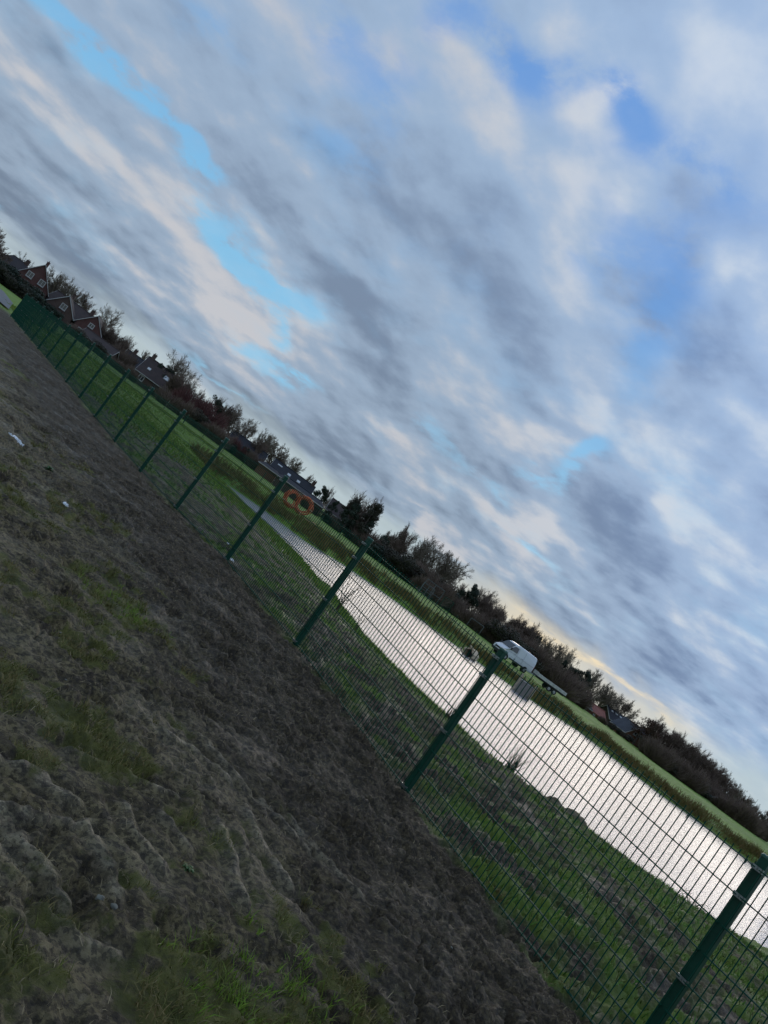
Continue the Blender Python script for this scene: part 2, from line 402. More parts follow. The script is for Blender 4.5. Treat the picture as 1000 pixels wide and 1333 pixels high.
def tracks(x, y):
    r = np.zeros(x.shape); m = np.zeros(x.shape); tb = np.zeros(x.shape)
    wx = x+.025*gn(x/.25, y/.25, 77)+.008*gn(x/.05, y/.05, 79); wy = y+.025*gn(x/.25, y/.25, 78)+.008*gn(x/.05, y/.05, 80)
    for t in TRK:
        d = np.full(x.shape, 1e9)
        for i in range(len(t)-1):
            ax, ay = t[i]; bx, by = t[i+1]; ex, ey = bx-ax, by-ay
            q = np.clip(((wx-ax)*ex+(wy-ay)*ey)/(ex*ex+ey*ey), 0, 1)
            d = np.minimum(d, np.hypot(wx-ax-q*ex, wy-ay-q*ey))
        br = np.clip(.85+.8*gn(x/.11, y/.11, 83), .3, 1.3)
        r += (.020*np.exp(-(d/.026)**2)-.024*np.exp(-((d-.065)/.028)**2))*br
        m = np.maximum(m, np.exp(-(d/.034)**2)*np.clip(.7+.9*gn(x/.07, y/.07, 85), .15, 1.)); tb = np.maximum(tb, np.exp(-(d/.22)**2))
    return r, m, tb
PATCH = [(30,490,.9,.6,1.),(10,440,.9,1.2,.9),(140,770,.30,.55,.8),(165,810,.3,.5,.9),(90,850,.25,.45,.7),(60,950,.30,.35,.75),(110,940,.25,.3,.5),(200,690,.5,.7,.5),(170,700,.5,.6,.6),
         (330,1310,.28,.28,1.2),(400,1300,.25,.25,1.1),(260,1290,.2,.2,.8),(410,1215,.22,.22,.7),(500,1130,.25,.25,.4),(190,1120,.15,.15,.4),(450,1250,.3,.3,.5),(30,650,.6,.6,.5),(240,760,.4,.5,.45),
         (120,625,.7,.7,.4),(250,880,.35,.35,.35),(150,1190,.2,.2,.35),(60,1260,.2,.2,.45),(520,1290,.2,.2,.4),(20,760,.5,.5,.35),(430,960,.3,.4,.3)]
PT = [(*onz(p[0], p[1], 0.), p[2], p[3], p[4]) for p in PATCH]
def patches(x, y):
    r = np.zeros(x.shape)
    for X, Y, sx_, sy_, a in PT: r += a*np.exp(-((x-X)/sx_)**2-((y-Y)/sy_)**2)
    return r
MOUND = [(700,1060,.5,.20),(722,1078,.42,.24),(672,1044,.4,.16),(735,1090,.35,.25),(480,830,.8,.16),(380,800,.7,.12),(640,1012,.3,.12),(425,775,.7,.2),(760,1150,.5,.12),(700,1120,.4,.14)]
def terrain(x, y, fine=True):
    p = x*FN[0]+y*FN[1]; a = x*FD[0]+y*FD[1]; r = np.hypot(x, y)
    sd = pond_sd(x, y)
    ks = sorted(FZ); kz = np.interp((a-FP1@FD)/2.51+1, ks, [FZ[k] for k in ks])
    base = kz*np.exp(-((p-4.95)/2.2)**2)
    leftf = sst(a, 44, 60)
    farf = sst(p, 24, 40)
    base = base-.42*farf-.25*sst(p, 34, 44)*sst(x, 2, 20)*(1-sst(r, 85, 110))
    base = base+(.10*fbm(x, y, 14., 3, 3)+.03*fbm(x, y, 3., 3, 5))*(1-.8*sst(p, 1, 4)*(1-sst(p, 5, 7)))*sst(r, 1, 4)
    wb = 9.5-4.*farf
    bank = WZ+.02+.32*sst(sd, 0, .9)+(base-WZ-.34)*sst(sd, -.6, wb)
    h = np.where(sd > 0, bank, WZ+.02-.9*sst(-sd, 0, 3.))
    h = np.where(sd > 40, base, h)
    for px, py, s_, hh in MOUND:
        X, Y = onz(px, py, WZ+.2); h = h+hh*np.exp(-(((x-X)/s_)**2+((y-Y)/s_)**2))*(.7+.6*gn(x/.3, y/.3, 44))
    if fine:
        k = 1-sst(r, 18, 60)
        beyond = sst(p, 4.9, 6.0)
        cl = 1-np.abs(fbm(x, y, .34, 4, 11, .55)); cl2 = fbm(x, y, .10, 3, 21, .6); cl3 = fbm(x, y, .9, 3, 31)
        rough = .55+.45*sst(fbm(x, y, 1.6, 2, 91), -.3, .5)+.55*beyond+.25*sst(p, 2.2, 4.)
        tr, tm, tb = tracks(x, y)
        damp = (1-.35*tm)*(1-.45*tb)
        wx = x+.05*gn(x/.12, y/.12, 401)+.02*gn(x/.04, y/.04, 403); wy = y+.05*gn(x/.12, y/.12, 402)+.02*gn(x/.04, y/.04, 404)
        f1, e1, v1 = cell(wx, wy, .13, 301); f2, e2, v2 = cell(wx, wy, .055, 311)
        clods = .040*(v1**2)*np.sqrt(np.clip(1-f1*f1*1.7, 0, 1))*sst(e1, 0, .22)
        clods2 = .020*(v2**1.5)*np.sqrt(np.clip(1-f2*f2*1.8, 0, 1))*sst(e2, 0, .25)*(1-sst(r, 8, 14))
        holes = -.045*sst(fbm(x, y, .22, 3, 321), .30, .55)
        calm = np.clip(.25+1.1*sst(fbm(x, y, .7, 3, 331), -.25, .45)+.5*sst(p, 2.0, 3.6), 0, 1.2)*damp
        n = (.040*(cl-.7)+.018*cl2)*rough*damp+.025*cl3+tr*np.exp(-(r/6.)**4)+(clods+clods2+holes)*calm
        h = h+n*k*sst(sd, -.3, .6)
    return h, p, a, sd, r
def grassmask(x, y, p, a, sd, r):
    n1 = fbm(x, y, .55, 4, 61); n2 = fbm(x, y, 2.2, 3, 71)
    n0 = fbm(x, y, .16, 3, 63)
    near = np.clip(patches(x, y)*(.62+1.2*n1+1.1*n0)+.19+.42*n1+.15*n2+.40*n0, 0, 1)*(1-sst(p, 2.6, 3.8))
    soil = sst(p, 4.6, 5.2)*(1-sst(p, 22, 32))
    rightside = sst(x, 3.2, 6.5)
    midg = np.clip((.48+.42*rightside)+1.15*n1+.6*n2-.20*(1-rightside), 0, 1)
    mm = np.zeros(x.shape)
    for px, py, s_, hh in MOUND[:4]+MOUND[8:]:
        X, Y = onz(px, py, WZ+.2); mm += np.exp(-(((x-X)/(s_*1.3))**2+((y-Y)/(s_*1.3))**2))
    edge = (1-np.clip(1.3*mm, 0, .95))*np.exp(-((sd-1.3)/(1.2+.5*n2))**2)*(1.0+.5*n1)
    beyond = soil*np.clip(np.maximum(midg*.8*(1-np.clip(mm, 0, 1)), edge), 0, 1)
    far = np.clip(sst(p, 24, 34)+sst(a, 22, 30)*sst(p, 5.5, 8), 0, 1)*np.clip(.88+.4*n2, 0, 1)
    left = sst(-x, 6, 16)*sst(a, 14, 22)*(1-sst(p, -3, 1.5))*0.+sst(a, 47, 52)
    fenceline = .75*np.exp(-((p-4.95)/.18)**2)*np.clip(.5+1.5*n1, 0, 1)*sst(3.5-a, -2, 2)
    return np.clip(near+beyond+far+left+fenceline, 0, 1)

# ------------------------------------------------------------------ ground sheet (polar grid, fine where the photograph looks)
rr = [0.02, .3, .7]+list(np.exp(np.arange(math.log(1.1), math.log(14.), .0050)))+list(np.exp(np.arange(math.log(14.05), math.log(95.), .012)))+list(np.exp(np.arange(math.log(97.), math.log(6000.), .06)))
aa = list(np.radians(np.concatenate([np.arange(-58, 48, .125), np.arange(48, 302, 3.)])))
rr = np.array(rr); aa = np.array(aa); NR, NA = len(rr), len(aa)
RR, AA = np.meshgrid(rr, aa, indexing='ij'); GX = (RR*np.sin(AA)).ravel(); GY = (RR*np.cos(AA)).ravel()
GZ, gp, ga, gsd, gr = terrain(GX, GY)
gm = grassmask(GX, GY, gp, ga, gsd, gr)
i = np.arange(NR-1)[:, None]; j = np.arange(NA)[None, :]; jn = (j+1) % NA
F = np.stack([i*NA+j, (i+1)*NA+j, (i+1)*NA+jn, i*NA+jn], -1).reshape(-1, 4)[:, ::-1]
gm_mat = bpy.data.materials.new('ground'); gm_mat.use_nodes = True
t = NT(gm_mat.node_tree); b = t.n['Principled BSDF']; geo = t.node('ShaderNodeNewGeometry'); gpos = geo.outputs['Position']
g_a = t.attr('grass'); f_a = t.attr('field'); s_a = t.attr('smear'); q_a = t.attr('dark')
n1 = t.noise(gpos, 7., 8, .68); n2 = t.noise(gpos, 1.6, 6, .6); n3 = t.noise(gpos, 38., 6, .7); n4 = t.noise(gpos, .12, 5, .6)
mud = t.mix(t.ramp(n1, .42, .60), (.040, .029, .013), (.185, .145, .068))
mud = t.mix(t.ramp(n2, .38, .66, 0, .75), mud, (.235, .19, .098))
mud = t.mix(t.math('MULTIPLY', q_a, .80), mud, (.048, .034, .018))
mud = t.mix(t.math('MULTIPLY', s_a, .75), mud, (.36, .31, .20))
n6 = t.noise(gpos, 42., 3, .55); n7 = t.noise(gpos, 17., 3, .55)
mud = t.mix(t.ramp(n6, .50, .43, 0, .62), mud, (.020, .015, .010))
mud = t.mix(t.ramp(n7, .46, .38, 0, .60), mud, (.022, .017, .011))
mud = t.mix(t.ramp(n6, .57, .63, 0, .22), mud, (.24, .19, .095))
wpos = t.vec('ADD', gpos, t.vec('SCALE', t.noise(gpos, 30., 4, .6, out='Color'), .035)); vo = t.node('ShaderNodeTexVoronoi'); t.l.new(wpos, vo.inputs['Vector']); vo.inputs['Scale'].default_value = 55.; vs_ = t.node('ShaderNodeSeparateColor'); t.l.new(vo.outputs['Color'], vs_.inputs[0])
mud = t.mix(t.ramp(vs_.outputs[0], .45, 1., 0, .55, smooth=False), mud, (.026, .018, .011))
mud = t.mix(t.ramp(vs_.outputs[1], .90, .98, 0, .35, smooth=False), mud, (.26, .20, .13))
gr1 = t.mix(t.ramp(n1, .35, .65), (.060, .062, .014), (.13, .125, .028))
gr1 = t.mix(t.ramp(n3, .5, .7, 0, .6), gr1, (.05, .045, .018))
c = t.mix(t.ramp(t.math('ADD', g_a, t.math('MULTIPLY', t.math('SUBTRACT', n3, .5), 1.1)), .35, .75), mud, gr1)
fld = t.mix(t.ramp(n4, .35, .65), (.105, .195, .014), (.155, .25, .020))
fld = t.mix(t.ramp(n2, .4, .7, 0, .35), fld, (.07, .13, .018))
c = t.mix(f_a, c, fld)
t.put(b.inputs['Base Color'], c)
t.put(b.inputs['Roughness'], t.ramp(t.math('ADD', n2, t.math('MULTIPLY', s_a, .3)), .40, .75, .92, .50))
b.inputs['Specular IOR Level'].default_value = .35
n5 = t.noise(gpos, 130., 5, .7)
hb = t.math('ADD', t.math('ADD', t.math('MULTIPLY', n1, .6), t.math('MULTIPLY', n3, .5)), t.math('MULTIPLY', n5, .25))
t.l.new(t.bump(hb, .8, .05), b.inputs['Normal'])
ground = np_mesh('ground', np.stack([GX, GY, GZ], -1), F, gm_mat, smooth=True)
tag(ground, kind='structure')
def fattr(o, name, v):
    at_ = o.data.attributes.new(name, 'FLOAT', 'POINT'); at_.data.foreach_set('value', np.asarray(v, dtype=np.float32))
fattr(ground, 'grass', gm)
fieldm = sst(gp, 40, 52)*sst(gsd, 3.5, 8.)+sst(ga, 44, 52)*(gp > -4)*1.0
fieldm = np.maximum(fieldm, .75*gm*(gp > 4.8))
fieldm = np.clip(np.maximum(fieldm, sst(ga, 27, 36)*sst(gp, 7, 12)*.75*sst(gsd, 1.5, 4)), 0, 1)
fattr(ground, 'field', fieldm)
fattr(ground, 'smear', np.clip(tracks(GX, GY)[1]*np.exp(-(gr/6.)**4)*.75+.55*sst(fbm(GX, GY, .8, 3, 131), .28, .7)*(1-sst(gp, 1.9, 3.2))*(1-sst(gr, 6, 12)), 0, 1))
fattr(ground, 'dark', np.clip(sst(gp+.5*fbm(GX, GY, .9, 3, 15), 1.9, 3.2)*(1-sst(gp, 5.2, 14)*.5)*(gp < 22), 0, 1))

def ground_z(x, y):
    h = terrain(np.array([float(x)]), np.array([float(y)]))[0]; return float(h[0])
def ground_zs(x, y): return terrain(x, y)[0]

# ------------------------------------------------------------------ water
wm = bpy.data.materials.new('water'); wm.use_nodes = True; t = NT(wm.node_tree); b = t.n['Principled BSDF']
geo = t.node('ShaderNodeNewGeometry'); mp = t.node('ShaderNodeMapping'); t.l.new(geo.outputs['Position'], mp.inputs[0])
mp.inputs['Rotation'].default_value = (0, 0, rad(20)); mp.inputs['Scale'].default_value = (1., 1.6, 1.)
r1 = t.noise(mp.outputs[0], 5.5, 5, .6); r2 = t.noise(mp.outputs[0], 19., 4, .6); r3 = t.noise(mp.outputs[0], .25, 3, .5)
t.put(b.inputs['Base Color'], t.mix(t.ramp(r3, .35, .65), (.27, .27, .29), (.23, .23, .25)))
b.inputs['Roughness'].default_value = .14; b.inputs['IOR'].default_value = 1.33; b.inputs['Specular IOR Level'].default_value = .9
t.l.new(t.bump(t.math('ADD', r1, t.math('MULTIPLY', r2, .4)), .5, .07), b.inputs['Normal'])
wx0, wy0 = POND.min(0)-1; wx1, wy1 = POND.max(0)+1
mb = MB(); NX = 24
poly = [(float(x), float(y), WZ) for x, y in POND]
mb.add(poly, [tuple(range(len(poly)-1, -1, -1))])
wat = mb.build('water', wm); tag(wat, kind='structure')
# grow the sheet a little so that its rim is under the bank
cx, cy = POND.mean(0)
for v in wat.data.vertices:
    q = np.array([v.co.x-cx, v.co.y-cy]); q = q/np.linalg.norm(q); v.co.x += q[0]*1.2; v.co.y += q[1]*1.2
if wat.data.polygons[0].normal.z < 0: wat.data.flip_normals()

# ------------------------------------------------------------------ mesh fences
def make_panel_mesh(name, H, rows, full=True, L=2.51, pitch=.05, rv=.0038, rh=.0044):
    """panel from x=0 to L along x, bottom at z=.03; front face at -y"""
    m = MB(); n = int(round(L/pitch))
    for i_ in range(n):
        x = (i_+.5)*L/n; m.tube((x, 0, .03), (x, 0, H), rv, n=4, cap=False)
    zs = [.06+k*(H-.09)/(rows-1) for k in range(rows)]
    for z in zs:
        for s_ in ((-1, 1) if full else (0,)):
            m.tube((.012, s_*(rv+rh), z), (L-.012, s_*(rv+rh), z), rh, n=4)
    me = bpy.data.meshes.new(name); me.from_pydata(m.v, [], m.f); me.update(); me.materials.append(MATS['green_rod']); return me, zs
PH = 1.43
panel_me, rods = make_panel_mesh('mesh_panel', PH, 8)
fence_o = fpost(1)
fence = empty('mesh_fence', (fence_o[0], fence_o[1], 0), label='dark green double rod mesh fence running along the edge of the mud', cat='fence', group=None)
fang = math.atan2(FD[1], FD[0])
posts = list(range(-2, 18))
pm = MB(); pm.bbox((0, 0, (PH+.05)/2-.15), (.06, .06, PH+.05+.3), .006)
cm = MB(); cm.bbox((0, 0, PH+.055), (.068, .068, .02), .008)
km = MB(); km.box((0, -.052, 0), (.066, .006, .026)); km.box((-.030, -.04, 0), (.006, .03, .026)); km.box((.030, -.04, 0), (.006, .03, .026)); km.tube((0, -.054, 0), (0, -.066, 0), .007, n=6)
post_me = None
def local(me_name, mbx, mat, parent, loc, rz):
    global LM
    if me_name not in LM:
        me = bpy.data.meshes.new(me_name); me.from_pydata(mbx.v, [], mbx.f); me.update(); me.materials.append(MATS[mat]); LM[me_name] = me
    o = bpy.data.objects.new(me_name, LM[me_name]); COL.objects.link(o); o.parent = parent; o.location = loc; o.rotation_euler = (0, 0, rz)
    KIDS.setdefault(parent.name, []).append(o); return o
LM = {}
rf = random.Random(4)
for k in posts:
    q = fpost(k)-fence_o
    o = local('post', pm, 'green_coat', fence, (q[0]+FN[0]*.04, q[1]+FN[1]*.04, fz(k)), fang+math.pi)
    o.rotation_euler = (rf.uniform(-.008, .008), rf.uniform(-.008, .008), fang+math.pi)
    local('post_cap', cm, 'cap_plastic', o, (0, 0, 0), 0)
    for zi in (0, 1, 4, 7):
        c_ = local('clip', km, 'clip_metal', o, (0, 0, rods[7-zi] if zi else rods[7]-.0), 0)
        c_.location.z = rods[(7, 6, 3, 0)[(0, 1, 4, 7).index(zi)]]
for k in posts[:-1]:
    q = fpost(k)-fence_o; o = bpy.data.objects.new('mesh_panel', panel_me); COL.objects.link(o); o.parent = fence
    KIDS.setdefault(fence.name, []).append(o)
    dz = fz(k+1)-fz(k); M = Matrix.Rotation(fang, 4, 'Z'); Sh = Matrix.Identity(4); Sh[2][0] = dz/2.51
    sh2 = Matrix.Translation((q[0], q[1], fz(k))) @ M
    if abs(dz) > .004:
        me = panel_me.copy(); me.transform(Sh); o.data = me
    o.matrix_local = sh2
# far fence beyond the pond
H2 = 1.23
panel2, rods2 = make_panel_mesh('mesh_panel', H2, 7, full=False, L=2.5, pitch=.10, rv=.004, rh=.006)
poly2 = [(-25.6+.0, 46.3), (-31.5, 62.), (-33., 77.), (-20., 77.), (5., 78.), (15., 75.5), (27., 66.), (38.5, 55.5), (50., 42.)]
ff = empty('mesh_fence', (5, 78, -.6), label='thin green mesh fence with slim posts beyond the pond on the field edge', cat='fence')
p2 = MB(); p2.box((0, 0, H2/2-.1), (.06, .06, H2+.25))
pts = [Vector((*q, 0)) for q in poly2]; acc = [0]
for i_ in range(1, len(pts)): acc.append(acc[-1]+(pts[i_]-pts[i_-1]).length)
def along(s_):
    for i_ in range(1, len(pts)):
        if s_ <= acc[i_] or i_ == len(pts)-1:
            return pts[i_-1].lerp(pts[i_], (s_-acc[i_-1])/(acc[i_]-acc[i_-1]))
nseg = int(acc[-1]/2.5); prev = None
for k in range(nseg+1):
    q = along(k*2.5); z = float(terrain(np.array([q.x]), np.array([q.y]), False)[0][0])
    local('far_post', p2, 'green_coat', ff, (q.x-5, q.y-78, z+.6), 0)
    if prev is not None:
        d = Vector((q.x-prev.x, q.y-prev.y, z-prev.z)); o = bpy.data.objects.new('mesh_panel', panel2); COL.objects.link(o); o.parent = ff
        KIDS.setdefault(ff.name, []).append(o)
        o.location = (prev.x-5, prev.y-78, prev.z+.6); o.rotation_euler = (0, -math.atan2(d.z, d.xy.length), math.atan2(d.y, d.x)); o.scale = (d.length/2.5, 1, 1)
    prev = Vector((q.x, q.y, z))
for o in list(KIDS[ff.name]):
    if o.name.startswith('far_post'): o.name = 'post'

# ------------------------------------------------------------------ grass
def blades(name, n, X, Y, Hh, wd, lean, mat, rng, parent=None, zoff=-.01):
    """n blades of two segments at X,Y"""
    Z = ground_zs(X, Y)+zoff
    a = rng.uniform(0, 2*np.pi, n); la = rng.uniform(0, 2*np.pi, n); ln = lean*rng.uniform(.2, 1., n)*Hh
    dx, dy = np.cos(a)*wd/2, np.sin(a)*wd/2; lx, ly = np.cos(la)*ln, np.sin(la)*ln
    V = np.empty((n, 5, 3))
    V[:, 0] = np.stack([X-dx, Y-dy, Z], -1); V[:, 1] = np.stack([X+dx, Y+dy, Z], -1)
    V[:, 2] = np.stack([X+dx*.8+lx*.35, Y+dy*.8+ly*.35, Z+Hh*.55], -1); V[:, 3] = np.stack([X-dx*.8+lx*.35, Y-dy*.8+ly*.35, Z+Hh*.55], -1)
    V[:, 4] = np.stack([X+lx, Y+ly, Z+Hh*np.sqrt(np.clip(1-(ln/Hh*.55)**2, .1, 1))], -1)
    k = np.arange(n)[:, None]*5
    Ft = np.concatenate([k+np.array([0, 1, 2]), k+np.array([0, 2, 3]), k+np.array([3, 2, 4])], 0)
    o = np_mesh(name, V.reshape(-1, 3), Ft, mat, parent)
    fattr(o, 'tint', np.repeat(rng.uniform(0, 1, n), 5)); return o
def gmat(name, c1, c2, c3):
    m = bpy.data.materials.new(name); m.use_nodes = True; t = NT(m.node_tree); b = t.n['Principled BSDF']
    a = t.attr('tint'); g = t.node('ShaderNodeNewGeometry'); n = t.noise(g.outputs['Position'], 2.5, 3, .6)
    c = t.mix(a, c1, c2); c = t.mix(t.ramp(t.math('ADD', t.math('MULTIPLY', a, .3), n), .55, .85), c, c3)
    t.put(b.inputs['Base Color'], c); b.inputs['Roughness'].default_value = .7; b.inputs['Specular IOR Level'].default_value = .25
    MATS[name] = m
gmat('grass_olive', (.075, .090, .018), (.165, .170, .034), (.20, .15, .06))
gmat('grass_green', (.12, .22, .018), (.22, .34, .034), (.16, .16, .035))
gmat('grass_straw', (.34, .27, .15), (.16, .125, .07), (.05, .04, .022))
gmat('grass_reed', (.14, .105, .034), (.11, .14, .024), (.18, .115, .038))
gmat('grass_weed', (.06, .16, .020), (.14, .27, .030), (.07, .065, .022))
rng = np.random.default_rng(5)
def sample(n, x0, x1, y0, y1, fn):
    X = rng.uniform(x0, x1, n); Y = rng.uniform(y0, y1, n)
    r = np.hypot(X, Y); p = X*FN[0]+Y*FN[1]; a = X*FD[0]+Y*FD[1]; sd = pond_sd(X, Y)
    k = rng.uniform(0, 1, n) < fn(X, Y, p, a, sd, r)
    return X[k], Y[k]
vis = lambda X, Y: (np.abs(X) < Y*.95+1.) & (Y > .6)
# olive tangle on the mud side
X, Y = sample(900000, -9, 5, .8, 15, lambda X, Y, p, a, sd, r: np.where(vis(X, Y) & (p < 5.1), sst(grassmask(X, Y, p, a, sd, r), .38, .95)*np.clip(1.2-r/16, .1, 1), 0))
def clump(X, Y, m, sg):
    k = len(X); X = np.repeat(X, m)+rng.normal(0, sg, k*m); Y = np.repeat(Y, m)+rng.normal(0, sg, k*m); return X, Y
keep = rng.uniform(0, 1, len(X)) < .09; X, Y = clump(X[keep], Y[keep], 22, .020); X, Y = X[:260000], Y[:260000]; n = len(X)
o = blades('grass_tufts', n, X, Y, rng.uniform(.01, .055, n)*(1+.7*gn(X/.25, Y/.25, 3)), rng.uniform(.0016, .0035, n)*(1+np.hypot(X, Y)*.10), 1.3, 'grass_olive', rng); tag(o, 'patchy olive grass tufts flattened into the mud', 'grass', kind='stuff')
# brighter at the bottom of the picture
def near_patch(X, Y, p, a, sd, r):
    q = np.zeros(X.shape)
    for px, py, s_ in ((340,1312,.22),(400,1300,.2),(280,1325,.2),(300,1300,.14),(25,480,.8),(150,790,.25),(430,1320,.16)):
        xx, yy = onz(px, py, 0.); s2 = s_; q += np.exp(-((X-xx)/s2)**2-((Y-yy)/s2)**2)
    return np.clip(q*(.7+.8*gn(X/.12, Y/.12, 9)), 0, 1)
X, Y = sample(260000, -9, 4, .8, 14, lambda X, Y, p, a, sd, r: np.where(p < 3.9, near_patch(X, Y, p, a, sd, r), 0))
keep = rng.uniform(0, 1, len(X)) < .16; X, Y = clump(X[keep], Y[keep], 16, .016); n = len(X)
o = blades('grass_tufts', n, X, Y, rng.uniform(.02, .065, n), rng.uniform(.0018, .0035, n)*(1+np.hypot(X, Y)*.10), 1.1, 'grass_green', rng); tag(o, 'fresh green grass tufts at the bottom edge and left edge of the mud', 'grass', kind='stuff')
# dead straw bits everywhere on the mud
X, Y = sample(300000, -9, 6, .8, 14, lambda X, Y, p, a, sd, r: np.where(vis(X, Y) & (p < 4.9), np.clip(.25+.6*fbm(X, Y, .7, 3, 5), 0, .8)*np.clip(1.25-r/13, .05, 1), 0))
n = len(X); print('straw', n)
o = blades('straw_litter', n, X, Y, rng.uniform(.008, .035, n), rng.uniform(.0014, .003, n)*(1+np.hypot(X, Y)*.08), 2.4, 'grass_straw', rng, zoff=.0); tag(o, 'dead straw and root litter scattered over the churned mud', 'straw', kind='stuff')
# strip of green along the near shore, weeds between
X, Y = sample(700000, -14, 24, 5, 44, lambda X, Y, p, a, sd, r: np.where(vis(X, Y) & (p > 5.) & (sd > .05) & (sd < 9) & (p < 22), grassmask(X, Y, p, a, sd, r)*np.exp(-((sd-1.2)/1.1)**2)*np.clip(.75+.9*fbm(X, Y, 1.1, 3, 61), 0, 1)*np.clip(26/r, .2, 1), 0))
X, Y = X[:90000], Y[:90000]; n = len(X); print('shore', n)
o = blades('grass_tufts', n, X, Y, rng.uniform(.05, .15, n), rng.uniform(.004, .008, n)*(1+np.hypot(X, Y)*.02), .9, 'grass_green', rng); tag(o, 'bright green grass growing along the near shore of the pond', 'grass', kind='stuff')
X, Y = sample(900000, -14, 16, 3, 44, lambda X, Y, p, a, sd, r: np.where(vis(X, Y) & (p > 5.05) & (sd > .3) & (p < 22), sst(grassmask(X, Y, p, a, sd, r), .25, .8)*np.clip(16/r, .1, 1)*.9, 0))
X, Y = X[:110000], Y[:110000]; n = len(X); print('weeds', n)
o = blades('ground_weeds', n, X, Y, rng.uniform(.03, .11, n), rng.uniform(.004, .010, n)*(1+np.hypot(X, Y)*.02), 1.2, 'grass_weed', rng); tag(o, 'low green weeds in the dark soil between the fence and the pond', 'weeds', kind='stuff')
# reeds along the far bank
X, Y = sample(900000, -16, 56, 30, 84, lambda X, Y, p, a, sd, r: np.where((sd > .0) & (sd < 6.5) & (p > 22), np.clip(.45+.9*fbm(X, Y, 3., 3, 33), .05, 1)*np.exp(-((sd-1.6)/2.4)**2), 0))
X, Y = X[:60000], Y[:60000]; n = len(X); print('reeds', n)
o = blades('reeds', n, X, Y, rng.uniform(.18, .66, n)*(1+.6*fbm(X, Y, 2.5, 2, 35)), rng.uniform(.03, .06, n), .6, 'grass_reed', rng); tag(o, 'brownish reeds and rough grass along the far bank of the pond', 'reeds', kind='stuff')
# rough grass around the left end of the pond
X, Y = sample(300000, -34, 8, 20, 78, lambda X, Y, p, a, sd, r: np.where((sd > .3) & (p > 6.) & (a > 22), .45*np.clip(.6+fbm(X, Y, 2., 3, 39), .0, 1), 0))
X, Y = X[:50000], Y[:50000]; n = len(X)
o = blades('grass_tufts', n, X, Y, rng.uniform(.06, .22, n), rng.uniform(.02, .04, n), .8, 'grass_green', rng); tag(o, 'rough green grass round the left end of the pond', 'grass', kind='stuff')
# ------------------------------------------------------------------ loose things on the mud
def stone(px, py, s_, label, seed, mat='stone', group=None):
    r_ = random.Random(seed); x, y = onz(px, py, .02); z = ground_z(x, y)
    bm = bmesh.new(); bmesh.ops.create_icosphere(bm, subdivisions=3, radius=1)
    for v in bm.verts:
        n_ = math.sin(v.co.x*3.1+seed)*.14+math.sin(v.co.y*4.3+seed*2)*.12+math.sin(v.co.z*5+v.co.x*3+seed)*.08
        v.co *= 1+n_; v.co.x *= s_; v.co.y *= s_*.75; v.co.z *= s_*.45
    me = bpy.data.meshes.new('stone'); bm.to_mesh(me); bm.free(); me.materials.append(MATS[mat])
    for q in me.polygons: q.use_smooth = True
    o = bpy.data.objects.new('stone', me); COL.objects.link(o); o.location = (x, y, z+s_*.12); o.rotation_euler = (0, 0, r_.uniform(0, 6))
    tag(o, label, 'stone', group)
stone(133,1165,.019,'rounded grey stone beside the curved tyre ridge, left of the two',1)
stone(155,1172,.017,'pale flat stone right beside another under the curved tyre ridge',2)
stone(213,1118,.006,'tiny pale pebble near the small green weed in the mud',3)
stone(80,822,.012,'tiny white pebble on the mud left of the grass tuft',4)
stone(90,880,.008,'tiny pale pebble below the white one on the left mud',5)
stone(300,845,.012,'small clod-like grey stone in the dark mud strip',6)
stone(592,1228,.010,'tiny pale pebble on the mud near the bottom centre',7)
stone(255,1235,.007,'tiny white pebble in the muddy bottom left area',8)
def scrap(px, py, L, Wd, ang, label, seed, mat='plastic_scrap'):
    r_ = random.Random(seed); x, y = onz(px, py, .03); z = ground_z(x, y)
    n, m_ = 12, 5; V = []; Fc = []
    for i_ in range(n+1):
        t_ = i_/n*2-1; hw = Wd*.5*(1-abs(t_)**1.6)*(1+.5*math.sin(i_*2.1+seed))+.004
        for j_ in range(m_+1):
            s_ = j_/m_*2-1
            V.append((t_*L/2, s_*hw+.15*Wd*math.sin(i_*.9+seed), .012+.02*math.cos(s_*1.4)+r_.uniform(-.008, .012)))
    for i_ in range(n):
        for j_ in range(m_): a_ = i_*(m_+1)+j_; Fc.append((a_, a_+m_+1, a_+m_+2, a_+1))
    me = bpy.data.meshes.new('plastic_scrap'); me.from_pydata(V, [], Fc); me.materials.append(MATS[mat])
    o = bpy.data.objects.new('plastic_scrap', me); COL.objects.link(o); o.location = (x, y, z+.012); o.rotation_euler = (.1, .1, ang)
    md = o.modifiers.new('solid', 'SOLIDIFY'); md.thickness = .002
    tag(o, label, 'litter')
scrap(13,577,.17,.08,.9,'torn white plastic scrap at the left edge of the muddy verge',2)
scrap(20,586,.08,.04,.2,'little white plastic flake below the torn scrap at the left edge',4)
scrap(80,664,.15,.04,2.2,'crumpled pale blue plastic scrap lying on the mud among grass',7)
scrap(292,737,.20,.10,1.2,'whitish foam scrap at the foot of a fence post',9)
scrap(298,711,.14,.07,.4,'small whitish scrap lying behind the mesh near the post foot',11)

